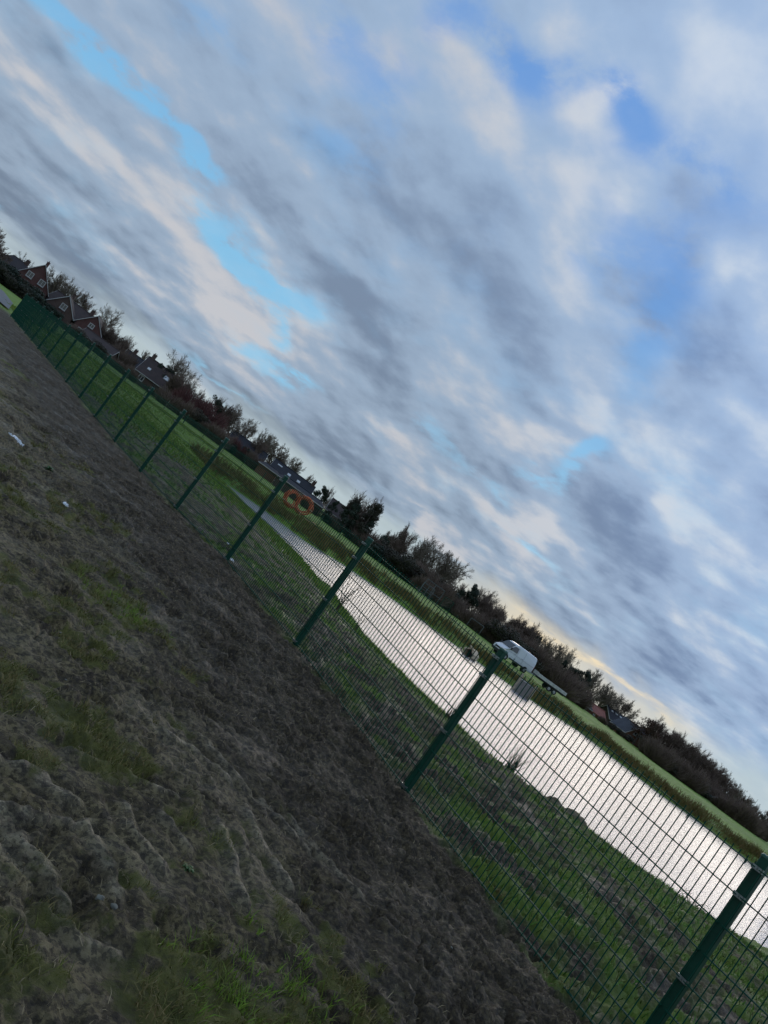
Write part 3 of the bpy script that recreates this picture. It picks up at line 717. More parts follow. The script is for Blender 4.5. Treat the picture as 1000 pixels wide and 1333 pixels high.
def weed(px, py, n, s_, label, mat, name, cat, z0=.0, kind='rosette', seed=1):
    r_ = random.Random(seed); x, y = onz(px, py, z0); z = ground_z(x, y)
    root = empty(name, (x, y, z), label=label, cat=cat)
    m = MB(); st = MB()
    if kind == 'rosette':
        for k in range(n):
            a = r_.uniform(0, 6.28); L = s_*r_.uniform(.5, 1.); up = r_.uniform(.1, .8)*s_; wv = L*.22
            dx, dy = math.cos(a), math.sin(a); px_, py_ = -dy, dx
            m.add([(0, 0, .003), (dx*L*.5+px_*wv, dy*L*.5+py_*wv, up*.8), (dx*L, dy*L, up*.7), (dx*L*.5-px_*wv, dy*L*.5-py_*wv, up*.8)], [(0, 1, 2, 3)])
        m.build('leaves', mat, root)
    elif kind == 'stems':
        for k in range(n):
            a = r_.uniform(0, 6.28); L = s_*r_.uniform(.6, 1.); ln = r_.uniform(.05, .45)
            pp = [Vector((math.cos(a)*.03*r_.random(), math.sin(a)*.03, 0))]
            for q in range(5):
                f_ = (q+1)/5; pp.append(Vector((math.cos(a)*ln*L*f_**1.5, math.sin(a)*ln*L*f_**1.5, L*f_*math.cos(ln*f_*.5))))
            st.path(pp, lambda q: .010*(1-q*.8)+.002, 4)
            for q in range(int(6)):
                b_ = pp[r_.randint(2, 5)]+Vector((r_.uniform(-.02, .02), r_.uniform(-.02, .02), r_.uniform(-.02, .02))); sz = s_*.075
                d1 = Vector((r_.uniform(-1, 1), r_.uniform(-1, 1), r_.uniform(-.3, 1))).normalized()*sz; d2 = d1.cross(Vector((0, 0, 1)))*.4
                m.add([b_, b_+d1*.5+d2, b_+d1, b_+d1*.5-d2], [(0, 1, 2, 3)])
        st.build('stems', 'dry_stem', root); m.build('leaves', mat, root)
    elif kind == 'reed':
        for k in range(n):
            a = r_.uniform(0, 6.28); L = s_*r_.uniform(.5, 1.); ln = r_.uniform(.05, .6); pr = None; wv = .013; bx, by = r_.uniform(-.12, .12)*s_, r_.uniform(-.12, .12)*s_
            for q in range(6):
                f_ = q/5; c_ = Vector((bx+math.cos(a)*ln*L*f_**2, by+math.sin(a)*ln*L*f_**2, L*f_*(1-.25*ln*f_))); sdv = Vector((-math.sin(a), math.cos(a), 0))*wv*(1-f_*.9)
                if pr: m.add([pr[0], pr[1], c_+sdv, c_-sdv], [(0, 1, 2, 3)])
                pr = (c_-sdv, c_+sdv)
        m.build('leaves', mat, root)
    elif kind == 'bramble':
        for k in range(n):
            a = r_.uniform(0, 6.28); L = s_*r_.uniform(.6, 1.1); arch = r_.uniform(.25, .6)
            pp = []
            for q in range(9):
                f_ = q/8; pp.append(Vector((math.cos(a)*L*f_, math.sin(a)*L*f_, L*arch*math.sin(f_*2.6)*1.4+r_.uniform(-.01, .01))))
            st.path(pp, lambda q: .010*(1-q*.7), 4)
            for q in (3, 5, 6): st.tube(pp[q], pp[q]+Vector((r_.uniform(-.15, .15), r_.uniform(-.15, .15), r_.uniform(.05, .25)))*s_, .003, .001, 3)
        st.build('stems', 'dry_stem', root)
    return root
weed(241,1136,22,.035,'small bright green rosette weed in the grey mud','weed','weed_plant','weed',seed=3)
weed(57,618,30,.08,'blue-green leafy weed on the mud near the left edge','weed','weed_plant','weed',seed=5)
weed(650,1020,60,.95,'dark spiky reed clump on the near shore by the second post from the right','weed_dark','reed_clump','reeds',-1.1,'reed',seed=8)
weed(575,945,26,.65,'thin pale reed clump on the shore left of the second post from the right','dry_stem','reed_clump','reeds',-1.2,'reed',seed=9)
weed(430,805,12,1.25,'dark leafy stem plant standing on the near shore against the water','weed_dark','shore_plant','plant',-1.2,'stems',seed=11)
weed(455,830,5,.7,'short leafy stem plant on the near shore right of the taller one','weed_dark','shore_plant','plant',-1.2,'stems',seed=12)
weed(890,1192,10,.55,'arching bare bramble on the near shore beside the right post','dry_stem','bramble','bramble',-1.2,'bramble',seed=13)
weed(1000,1240,6,.9,'bare forked twig plant on the shore at the right picture edge','dry_stem','bramble','bramble',-1.2,'bramble',seed=14)
weed(318,655,12,.5,'small reed clump at the narrow left end of the water','weed_dark','reed_clump','reeds',-1.4,'reed',seed=15)

# ------------------------------------------------------------------ far-bank things
def gpt(px, py, D):
    v = ucol(px, py)*D; z = ground_z(v, D); return Vector((v, D, z))
def pipe_coil(px, py, D, R, label, rz, tilt, seed):
    c = gpt(px, py, D); root = empty('pipe_coil', c, rz, label=label, cat='pipe coil', group='coils of orange drain pipe')
    r_ = random.Random(seed); m = MB(); n = 44; turns = 15
    for w_ in range(turns):
        rr_ = R-r_.uniform(.03, .30); off = r_.uniform(-.22, .22); ph = r_.uniform(0, 6); ox = r_.uniform(-.07, .07); oz = r_.uniform(-.05, .05)
        pr = None
        for k in range(n+1):
            a = 2*math.pi*k/n; q = rr_+.02*math.sin(a*2+ph)+.025*math.sin(a*5+ph)
            p_ = Vector((ox+math.cos(a)*q, off+.10*math.sin(a+ph)+tilt*math.sin(a)*q, R+oz+math.sin(a)*q))
            if pr: m.tube(pr, p_, .030, n=6, cap=False)
            pr = p_
    m.build('pipe', 'orange_pipe', root, smooth=True)
    b_ = MB()
    for k in range(5):
        a = 1.1+k*1.3; c_ = Vector((math.cos(a)*(R-.10), tilt*math.sin(a)*R, R+math.sin(a)*(R-.10)))
        M = Matrix.Rotation(-a, 4, 'Y'); b_.box(c_, (.30, .42, .05), M)
    b_.build('strap', 'pipe_end', root)
    return root
pipe_coil(377.5,654,67.,.84,'upright orange pipe coil, left one of the touching pair beyond the pond',.5,.12,1)
pipe_coil(393,661,67.4,.90,'upright orange pipe coil, right one of the touching pair beyond the pond',-.15,.16,2)
# loose pipe end beside the coils
c = gpt(401, 667, 66.5); m = MB(); m.path([Vector((0, 0, .15)), Vector((.5, .1, .12)), Vector((1., 0, .3)), Vector((1.3, -.1, .2))], .05, 6)
o = m.build('pipe_end', 'pipe_end', loc=c); tag(o, 'loose pale yellow pipe end lying right of the orange coils', 'pipe')
# tan drain pipe poking out of the far bank
c = Vector((*onz(611, 850, -1.15), -1.2)); root = empty('drain_pipe', c, rad(-35), label='tan broken drain pipe mouth in the far bank left of the van', cat='drain pipe')
m = MB(); n = 20
ring = []
for (R_, y_) in ((.50, -.1), (.55, .9), (.40, .9), (.38, -.1)):
    ring.append([(R_*math.cos(2*math.pi*k/n)*(1+.12*math.sin(k*1.7)), y_-(.25*max(0, math.sin(k*.9)) if y_ < 0 else 0), R_*math.sin(2*math.pi*k/n)) for k in range(n)])
vs = sum(ring, []); fs = []
for a_, b_ in ((0, 1), (2, 3), (3, 0)):
    for k in range(n): fs.append((a_*n+k, a_*n+(k+1) % n, b_*n+(k+1) % n, b_*n+k))
m.add(vs, fs); m.build('pipe_wall', 'tan_pipe', root)
m = MB(); m.tube((0, .5, 0), (0, .6, 0), .46, n=20); m.build('pipe_shade_disc', 'black_plastic', root)  # black disc added across the bore, standing in for the shade inside
m = MB(); m.box((-.70, .0, -.15), (.5, .3, .12), Matrix.Rotation(.5, 4, 'Y')); m.build('broken_rim', 'tan_pipe', root)
m = MB(); m.box((.1, -.2, .52), (.6, .12, .1), Matrix.Rotation(.3, 4, 'Y')); m.build('broken_rim', 'tan_pipe', root)
# headwall
hA = Vector((*onz(672, 902, WZ), WZ)); hB = Vector((*onz(699, 921, WZ), WZ))
hD = 62.; hx = ucol(684, 895)*hD; root = empty('culvert_headwall', (hx, hD, WZ), rad(0), label='grey concrete culvert headwall between two pale timber posts in the far bank', cat='headwall')
m = MB(); m.box((0, .25, .45), (1.40, .22, 1.3)); m.box((0, .0, -.1), (1.5, .3, .3)); m.build('wall_panel', 'concrete', root)
m = MB(); m.bbox((-.78, .05, .65), (.18, .18, 1.9), .02); m.build('post', 'timber', root)
m = MB(); m.bbox((.78, .05, .55), (.18, .18, 1.6), .02); m.build('post', 'timber', root)
m = MB(); m.box((0, .25, 1.13), (1.34, .26, .06)); m.build('coping', 'board_grey', root)

# ------------------------------------------------------------------ van
def make_van(loc, rz):
    root = empty('parked_van', loc, rz, label='white panel van parked on the field behind the fence, facing left', cat='van')
    # side profile x forward (front at +x), z up
    prof = [(-2.95, .42), (-2.98, 1.0), (-2.94, 1.7), (-2.86, 2.30), (-2.70, 2.44), (-1.5, 2.50), (.6, 2.50), (1.05, 2.43), (1.35, 2.28), (2.05, 1.52), (2.25, 1.42), (2.80, 1.15), (2.97, .92), (3.00, .62), (2.96, .40)]
    bm = bmesh.new(); sec = [(-1.0, .0), (-.985, .0), (.985, .0), (1.0, 0)]
    ys = [-1., 1.]
    def halfw(z): return 1.0 if z < 1.25 else 1.0-.17*((z-1.25)/1.25)**1.6
    rows = []
    for x, z in prof:
        hw = halfw(z)*(1-.10*max(0, (x-2.3)/.7)**2)
        k = .12 if z > 2.2 else .05
        rows.append([bm.verts.new((x-(.0 if abs(yy) < hw-.1 else (.03 if x > 0 else -.03)), yy, z-(0 if abs(yy) < hw-.01 else (.10 if z > 2.2 else 0)))) for yy in (-hw, -hw+k, 0, hw-k, hw)])
    for a_, b_ in zip(rows[:-1], rows[1:]):
        for k in range(4): bm.faces.new((a_[k], b_[k], b_[k+1], a_[k+1]))
    bm.faces.new([r_[0] for r_ in rows]); bm.faces.new([r_[4] for r_ in rows][::-1])
    f_ = rows[0]; l_ = rows[-1]; bm.faces.new((f_[0], f_[1], f_[2], f_[3], f_[4], l_[4], l_[3], l_[2], l_[1], l_[0]))
    bmesh.ops.recalc_face_normals(bm, faces=bm.faces)
    me = bpy.data.meshes.new('body'); bm.to_mesh(me); bm.free(); me.materials.append(MATS['van_paint'])
    o = bpy.data.objects.new('body', me); COL.objects.link(o); o.parent = root; KIDS.setdefault(root.name, []).append(o)
    bv = o.modifiers.new('bevel', 'BEVEL'); bv.width = .035; bv.segments = 2; bv.limit_method = 'ANGLE'
    m = MB(); m.add([(1.42, -.82, 2.235), (2.05, -.86, 1.555), (2.05, .86, 1.555), (1.42, .82, 2.235), (1.40, -.82, 2.21), (2.03, -.86, 1.53), (2.03, .86, 1.53), (1.40, .82, 2.21)], [(0, 1, 2, 3), (4, 7, 6, 5), (0, 4, 5, 1), (1, 5, 6, 2), (2, 6, 7, 3), (3, 7, 4, 0)]); 
    wsc = m.build('windscreen', 'glass_dark', root); wsc.location = (.035, 0, .03)
    for s_ in (-1, 1):
        hw = lambda z: halfw(z)+.006
        q = [(.62, 1.50), (1.98, 1.50), (1.72, 1.80), (1.35, 2.14), (.66, 2.14)]
        m = MB(); vs = [(x, s_*hw(z), z) for x, z in q]+[(x, s_*(hw(z)-.03), z) for x, z in q]
        m.add(vs, [tuple(range(5)), tuple(range(9, 4, -1))]+[(k, k+5, (k+1) % 5+5, (k+1) % 5) for k in range(5)]); m.build('side_window', 'glass_dark', root)
        m = MB()
        for z0, z1, x in ((.5, 2.2, .50), (.5, 1.5, 1.92), (.5, 2.25, -.75)): 
            for q in range(5):
                za = z0+(z1-z0)*q/5; zb = z0+(z1-z0)*(q+1)/5
                m.tube((x, s_*(halfw(za)+.002), za), (x, s_*(halfw(zb)+.002), zb), .008, n=4)
        m.tube((-2.8, s_*1.005, 1.22), (1.9, s_*1.005, 1.22), .012, n=4); m.build('door_seam', 'black_plastic', root)
        m = MB(); m.box((.78, s_*1.015, 1.30), (.18, .03, .04)); m.box((-.5, s_*1.015, 1.30), (.18, .03, .04)); m.build('door_handle', 'black_plastic', root)
        m = MB(); m.box((0, s_*.995, .52), (2.6, .05, .16)); m.build('sill_trim', 'black_plastic', root)
        m = MB(); m.bbox((1.98, s_*1.16, 1.62), (.12, .22, .34), .03); m.box((1.98, s_*1.0, 1.52), (.05, .14, .05)); m.build('wing_mirror', 'black_plastic', root)
        for xw in (1.98, -1.75):
            m = MB(); m.tube((xw, s_*.72, .36), (xw, s_*1.02, .36), .44, n=24); 
            m.build('wheel_arch', 'black_plastic', root).scale = (1, .985, 1)
            m = MB(); m.tube((xw, s_*.80, .34), (xw, s_*1.03, .34), .34, n=24); wh = m.build('wheel', 'tyre', root)
            m = MB(); m.tube((xw, s_*1.02, .34), (xw, s_*1.04, .34), .20, n=16); m.tube((xw, s_*1.03, .34), (xw, s_*1.06, .34), .06, n=8); m.build('rim', 'rim', wh)
        m = MB(); m.box((2.72, s_*.74, 1.04), (.34, .30, .24), Matrix.Rotation(.45, 4, 'Y')); m.build('headlight', 'headlight', root)
        m = MB(); m.box((-2.97, s_*.90, 1.25), (.05, .10, .5)); m.build('tail_light', 'red_lamp', root)
    m = MB(); m.box((2.95, 0, .52), (.22, 1.86, .30)); m.build('bumper', 'black_plastic', root)
    m = MB(); m.box((2.93, 0, .88), (.14, 1.05, .20)); m.build('grille', 'black_plastic', root)
    return root
vd = 92.
vp = Vector((ucol(666, 858)*vd, vd, 0)); vp.z = ground_z(vp.x, vp.y)
make_van((vp.x, vp.y, vp.z), math.pi+rad(28))
# flatbed trailer behind the van
td = 91.; tx = ucol(713, 893)*td; tz = ground_z(tx, td)
root = empty('flatbed_trailer', (tx, td, tz), rad(4), label='flatbed trailer with pale dropside boards parked behind the white van', cat='trailer')
m = MB(); m.box((0, 0, .74), (4.3, 1.9, .10)); m.box((0, -.5, .62), (4.2, .10, .14)); m.box((0, .5, .62), (4.2, .10, .14)); m.build('chassis', 'black_plastic', root)
for s_ in (-1, 1):
    for k in range(3):
        m = MB(); m.bbox((-1.44+k*1.44, s_*.97, .97), (1.41, .05, .36), .01); m.build('side_board', 'board_grey', root)
m = MB(); m.bbox((2.17, 0, .97), (.05, 1.9, .36), .01); m.build('tailgate', 'board_grey', root)
m = MB(); m.bbox((-2.17, 0, 1.02), (.05, 1.9, .46), .01); m.build('headboard', 'board_grey', root)
m = MB(); m.tube((-2.15, -.4, .62), (-3.3, 0, .55), .05, n=6); m.tube((-2.15, .4, .62), (-3.3, 0, .55), .05, n=6); m.tube((-3.2, 0, .55), (-3.5, 0, .55), .06, n=8); m.build('drawbar', 'steel_grey', root)
for s_ in (-1, 1):
    for xw in (-.05, .72):
        m = MB(); m.tube((xw, s_*.70, .33), (xw, s_*.90, .33), .33, n=20); wh = m.build('wheel', 'tyre', root)
        m = MB(); m.tube((xw, s_*.89, .33), (xw, s_*.915, .33), .18, n=12); m.build('rim', 'rim', wh)
    m = MB(); m.box((.33, s_*.82, .70), (1.7, .28, .05)); m.build('mudguard', 'black_plastic', root)

# ------------------------------------------------------------------ houses
HOUSE = []
def house(px, py, D, rz, L, Wd, he, hr, label, wall='brick_red', roof='tile_dark', wins=(), sky_=(), chim=(), trim=True, fascia='trim_white', hip=0., doors=()):
    """ridge along local x (length L), width Wd along y; front wall at -y, gables at -x and +x"""
    x = ucol(px, py)*D; z = ground_z(x, D)-.15
    root = empty('house', (x, D, z), rz, label=label, cat='house'); HOUSE.append(root)
    a, c_ = L/2, Wd/2
    m = MB()
    hy = 0 if hip > 0 else 1
    m.add([(-a, -c_, 0), (a, -c_, 0), (a, c_, 0), (-a, c_, 0), (-a, -c_, he), (a, -c_, he), (a, c_, he), (-a, c_, he), (-a, 0, hr if hip == 0 else he), (a, 0, hr if hip == 0 else he)],
          [(0, 1, 5, 4), (1, 2, 6, 9, 5), (2, 3, 7, 6), (3, 0, 4, 8, 7), (0, 3, 2, 1)])
    m.build('wall', wall, root)
    ov = .35; sl = (hr-he)/c_; th = .16
    ex = a+(.22 if hip == 0 else ov); rx = ex-hip
    zl = he-ov*sl
    m = MB()
    for s_ in (-1, 1):
        v = [(-ex, s_*(c_+ov), zl), (ex, s_*(c_+ov), zl), (rx, 0, hr+.04), (-rx, 0, hr+.04)]
        v2 = [(q[0], q[1], q[2]+th) for q in v]; m.add(v+v2, [(0, 1, 2, 3), (4, 7, 6, 5), (0, 4, 5, 1), (1, 5, 6, 2), (3, 7, 4, 0)])
    if hip > 0:
        for s_ in (-1, 1):
            v = [(s_*ex, -(c_+ov), zl), (s_*ex, c_+ov, zl), (s_*rx, 0, hr+.04)]; v2 = [(q[0], q[1], q[2]+th) for q in v]; m.add(v+v2, [(0, 1, 2), (3, 5, 4), (0, 3, 4, 1), (1, 4, 5, 2), (2, 5, 3, 0)])
    rf_ = m.build('roof', roof, root)
    m = MB(); m.tube((-rx, 0, hr+th+.05), (rx, 0, hr+th+.05), .10, n=6); m.build('ridge', roof, rf_)
    if trim:
        if hip == 0:
            for gx in (-ex-.02, ex+.02):
                m = MB()
                for s_ in (-1, 1):
                    m.add([(gx-.03, s_*(c_+ov), zl-.06), (gx+.03, s_*(c_+ov), zl-.06), (gx+.03, 0, hr-.02), (gx-.03, 0, hr-.02), (gx-.03, s_*(c_+ov), zl+.12), (gx+.03, s_*(c_+ov), zl+.12), (gx+.03, 0, hr+.18), (gx-.03, 0, hr+.18)],
                          [(0, 1, 2, 3), (4, 7, 6, 5), (0, 4, 5, 1), (1, 5, 6, 2), (2, 6, 7, 3), (3, 7, 4, 0)])
                m.build('bargeboard', fascia, rf_)
        for s_ in (-1, 1):
            m = MB(); m.box((0, s_*(c_+ov+.05), zl+.05), (2*ex, .10, .14)); m.build('gutter', fascia, rf_)
    for cx_, cy_ in chim:
        zc = hr-abs(cy_)*sl; m = MB(); m.bbox((cx_, cy_, zc+.25), (.75, .6, 1.7), .03); m.box((cx_, cy_, zc+1.12), (.85, .7, .10)); ch = m.build('chimney', wall, rf_)
        m = MB(); m.tube((cx_-.15, cy_, zc+1.1), (cx_-.15, cy_, zc+1.45), .11, .09, 8); m.tube((cx_+.18, cy_, zc+1.1), (cx_+.18, cy_, zc+1.4), .11, .09, 8); m.build('chimney_pot', 'tile_brown', rf_)
    for face, u_, z_, w_, h_ in wins:
        if face == 'f': M = Matrix.Translation((u_, -c_, z_))
        elif face == 'g': M = Matrix.Translation((-a, -u_, z_)) @ Matrix.Rotation(-math.pi/2, 4, 'Z')
        else: M = Matrix.Translation((a, u_, z_)) @ Matrix.Rotation(math.pi/2, 4, 'Z')
        fr = MB()
        def bx(c, d, q): 
            vs_, o_ = MB().box(c, d).v, None
            q.add([M @ Vector(k) for k in vs_], [(0, 2, 3, 1), (4, 5, 7, 6), (0, 1, 5, 4), (2, 6, 7, 3), (0, 4, 6, 2), (1, 3, 7, 5)])
        t_ = .13
        bx((-w_/2+t_/2, -.04, 0), (t_, .14, h_), fr); bx((w_/2-t_/2, -.04, 0), (t_, .14, h_), fr)
        bx((0, -.04, h_/2-t_/2), (w_-2*t_, .14, t_), fr); bx((0, -.04, -h_/2+t_/2), (w_-2*t_, .14, t_), fr)
        if w_ > .9: bx((0, -.035, 0), (.08, .10, h_-2*t_), fr)
        if w_ > 2.2:
            bx((-w_/4, -.035, 0), (.07, .10, h_-2*t_), fr); bx((w_/4, -.035, 0), (.07, .10, h_-2*t_), fr)
        f_ = fr.build('window', 'trim_white', root)
        pn = MB(); bx((0, -.012, 0), (w_-2*t_, .03, h_-2*t_), pn); pn.build('pane', 'glass_dark', f_)
        sl_ = MB(); bx((0, -.10, -h_/2-.05), (w_+.1, .24, .07), sl_); sl_.build('sill', 'trim_grey', f_)
    for u_, f_, w_, h_ in sky_:     # skylights on the front slope, f_ = fraction up the slope
        y_ = -c_*(1-f_); zc = he+(hr-he)*f_+th+.06
        M = Matrix.Translation((u_, y_, zc)) @ Matrix.Rotation(math.atan(sl), 4, 'X')
        q = MB(); q.box((0, 0, 0), (w_, h_, .10)); q.v = [tuple(M @ Vector(k)) for k in q.v]; s0 = q.build('skylight', 'trim_grey', root)
        q = MB(); q.box((0, 0, .055), (w_-.16, h_-.16, .03)); q.v = [tuple(M @ Vector(k)) for k in q.v]; q.build('pane', 'glass_pale', s0)
    return root
Wn = lambda *a: a
HB = math.pi/2
house(38,375,150,rad(-62),8.,6.6,4.0,8.2,'brick gable house with two small and one wide white window, at the far left','brick_red','tile_dark',
      wins=(('h',-1.15,4.9,1.25,1.25),('h',1.35,4.9,1.25,1.25),('h',1.2,2.1,2.7,1.6),('f',-2,2.2,1.6,1.4),('f',2,2.2,1.6,1.4)),chim=((-3.4,0),))
house(12,358,162,rad(8),8.,8.,3.2,6.4,'dark hip roofed house with white gutter left of the brick gable house','brick_brown','tile_dark',
      wins=(('f',-2.5,2.,1.6,1.4),('f',1.5,2.,1.6,1.4)),chim=((1.5,0),),hip=2.6)
house(94,416,155,rad(8),11.,8.,3.0,5.7,'long brown roofed house left of the white trimmed red brick gable','brick_brown','tile_brown',
      wins=(('f',-3,2.,1.6,1.4),('f',1,2.,1.3,1.3)),chim=((2.5,0),),fascia='trim_grey')
house(79,406,147,rad(-70),5.,5.4,2.9,5.9,'small brown gable house with one pale square window','brick_brown','tile_brown',
      wins=(('h',.2,3.6,1.2,1.2),('h',-1.2,1.6,1.2,1.1)),chim=((-2.2,0),),fascia='trim_grey')
house(118,431,150,rad(-72),7.,5.4,3.3,6.3,'red brick gable house with white bargeboards left of the round brown tree','brick_red','tile_dark',
      wins=(('h',0.,4.0,1.1,.9),('h',-1.2,1.9,1.2,1.1)))
house(134,443,143,rad(8),7.,4.,1.8,2.9,'low outbuilding with pale gutter before the red brick gable house','brick_brown','tile_brown',wins=(('f',-2.,1.1,1.1,.8),('f',0,1.1,1.1,.8),('f',2.2,1.1,1.1,.8)))
house(180,481,165,rad(12),8.,7.,2.4,4.9,'dark row house with three chimneys right of the round brown tree','brick_brown','tile_black',
      wins=(('f',-2,1.6,1.3,1.1),('f',2,1.6,1.3,1.1)),chim=((-2.6,0),(.6,0),(3.2,0)),fascia='trim_grey')
house(204,499,150,rad(10),8.,7.,2.6,5.9,'dark brown roof house with a grey skylight beside the twin dark trees','brick_brown','tile_brown',
      wins=(('f',-2.4,1.6,1.2,1.1),),sky_=((1.3,.50,1.2,1.2),(-2.4,.35,.7,.7)),chim=((-3.4,0),),fascia='trim_grey')
house(250,541,145,rad(12),8.,6.,1.9,3.5,'low house with purplish roof under the red-brown shrubs','brick_orange','tile_brown',wins=(('f',-2,1.2,1.6,.9),('f',2,1.2,1.3,.9)),sky_=((0.5,.5,.8,.8),))
house(320,586,150,rad(12),8.,6.,2.0,4.0,'dark roof bungalow behind bare trees left of the orange brick shed','brick_orange','tile_black',wins=(('f',-2.,1.3,1.6,1.),('f',1.6,1.3,1.3,1.)),fascia='trim_grey')
house(377,627,150,rad(8),9.5,7.,2.0,4.3,'long dark roofed house with pale skylights and a chimney at its right end','brick_brown','tile_black',
      wins=(('f',-3,1.3,1.5,1.),),sky_=((-.9,.5,.75,.8),(1.4,.5,.75,.8),(-3.4,.7,1.1,.4)),chim=((4.2,0),),fascia='trim_grey')
house(351,610,131,rad(6),3.6,3.6,2.0,2.4,'low orange brick shed with pale flat roof edge before the long dark house','brick_orange','tile_black',hip=1.)
house(392,641,128,rad(-1),9.2,4.,2.0,2.5,'long low dark shed with pale roof edge beyond the orange coils','brick_brown','tile_black',hip=1.)
house(444,677,150,rad(5),7.5,6.,2.2,4.5,'purplish brown roof house with two white windows left of the ivy trees','brick_brown','tile_brown',
      wins=(('f',1.2,1.6,1.1,1.0),('f',2.6,1.6,.9,1.0),('f',-2.6,1.6,1.1,1.)),chim=((-.4,0),),fascia='trim_grey')
house(503,722,150,rad(4),6.,5.,1.7,2.8,'small reddish roof house half hidden by the hedge right of the ivy trees','brick_orange','tile_brown',wins=(('f',1.2,1.1,1.,.8),))
house(566,768,150,rad(10),8.,6.,2.1,3.9,'dark roofed house with two bright roof windows behind the playground frame','brick_brown','tile_black',
      wins=(('f',-2.5,1.4,1.2,1.),),sky_=((-2.4,.62,.8,.6),(-1.1,.55,.8,.6)),fascia='trim_grey')
house(585,783,140,rad(-60),5.,3.6,1.6,3.6,'small white trimmed gable house right of the playground frame','brick_brown','tile_dark',wins=(('h',0,2.3,.8,1.),('h',-.9,1.1,.8,.7)))
house(655,847,135,rad(8),5.,5.,2.,3.7,'blackish roof house standing behind the white van','brick_brown','tile_black',wins=(('f',-1.4,1.3,1.1,.9),),fascia='trim_grey')
house(750,913,136,rad(8),5.,3.,.9,1.5,'low red brick outbuilding with pale edge left of the red tiled shed','brick_red','tile_brown',wins=(('f',1.2,.6,.8,.4),))
house(773,927,138,rad(12),3.4,3.,.85,1.8,'small shed with bright salmon red tiled roof beyond the field','brick_orange','tile_red',wins=(('f',-.7,.5,.5,.35),('f',.6,.5,.5,.35)),trim=False)
house(797,945,150,rad(10),6.5,6.,1.6,3.3,'black roofed house with two white skylights between shed and slate roof house','brick_brown','tile_black',
      wins=(('f',1.5,1.,1.,.7),),sky_=((-1.2,.72,.6,.45),(-.1,.70,.6,.45),(-2.4,.7,.5,.4)),fascia='trim_grey')
house(836,968,144,rad(6),6.4,6.,1.8,3.9,'slate grey roofed house with hipped end left of the rusty leaved trees','brick_brown','tile_slate',
      wins=(('f',-2,1.1,1.,.8),('f',2,1.1,1.,.8)),hip=2.,fascia='trim_grey')
house(815,953,138,rad(-68),4.,4.2,1.4,3.3,'brick gable front with white bargeboards beside the slate grey roof','brick_orange','tile_slate',wins=(('h',0,2.1,.8,.7),('h',-.9,.9,.8,.7)))
house(966,1064,165,rad(-65),4.,3.2,1.3,2.9,'white fronted gable house at the far right end of the trees','brick_brown','tile_dark',wins=(('h',0,1.7,1.2,1.2),))
house(990,1080,172,rad(10),9.,5.,1.4,2.6,'terrace with three white upright windows at the right picture edge','brick_brown','tile_slate',wins=(('f',-3.2,1.2,.6,1.1),('f',-1.6,1.2,.6,1.1),('f',0,1.2,.6,1.1),('f',2,1.,.9,.7)))
# ------------------------------------------------------------------ trees
def twig_mesh(seed, H, spread, depth, nb, droop=0., dens=1.3, trunk_h=.3, trunk_r=.26, minr=.032):
    r_ = random.Random(seed); T = MB(); C = MB()
    def grow(p, d, L, r, lev):
        m = T if lev == 0 else C
        n = 3 if lev < 2 else 2; q = p; pts_ = [p]
        for k in range(n):
            d = (d+Vector((r_.uniform(-1, 1), r_.uniform(-1, 1), r_.uniform(-.6, .9-droop)))*(.10+.05*lev)).normalized()
            q2 = q+d*L/n; ra = r*(1-.5*k/n); rb = r*(1-.5*(k+1)/n)
            m.tube(q, q2, max(ra, minr), max(rb, minr*.7), 5 if lev < 2 else 3, cap=False); q = q2; pts_.append(q)
        if lev >= depth: return
        cnt = nb if lev > 0 else nb+3
        if lev == depth-1: cnt = int(cnt*1.5*dens)
        for k in range(cnt):
            f = r_.uniform(.25 if lev else .40, 1.) if k < cnt-1 else 1.
            i_ = min(int(f*n), n-1); b_ = pts_[i_].lerp(pts_[i_+1], f*n-i_)
            a = r_.uniform(0, 6.283); perp = d.orthogonal().normalized(); perp = Matrix.Rotation(a, 3, d) @ perp
            nd = (d*(1-.55*spread)+perp*spread*r_.uniform(.6, 1.2)+Vector((0, 0, .18-droop))).normalized()
            grow(b_, nd, L*r_.uniform(.52, .78), r*.55, lev+1)
    grow(Vector((0, 0, -.2)), Vector((0, 0, 1)), H*trunk_h*1.3, trunk_r*H/9, 0)
    zl = sorted(v[2] for v in C.v); zs = zl[int(len(zl)*.965)]; k = H/zs
    T.v = [(x*k, y*k, z*k) for x, y, z in T.v]; C.v = [(x*k, y*k, z*k) for x, y, z in C.v]
    return T, C
def mesh_of(mb_, name, mat):
    me = bpy.data.meshes.new(name); me.from_pydata(mb_.v, [], mb_.f); me.update(); me.materials.append(MATS[mat]); return me
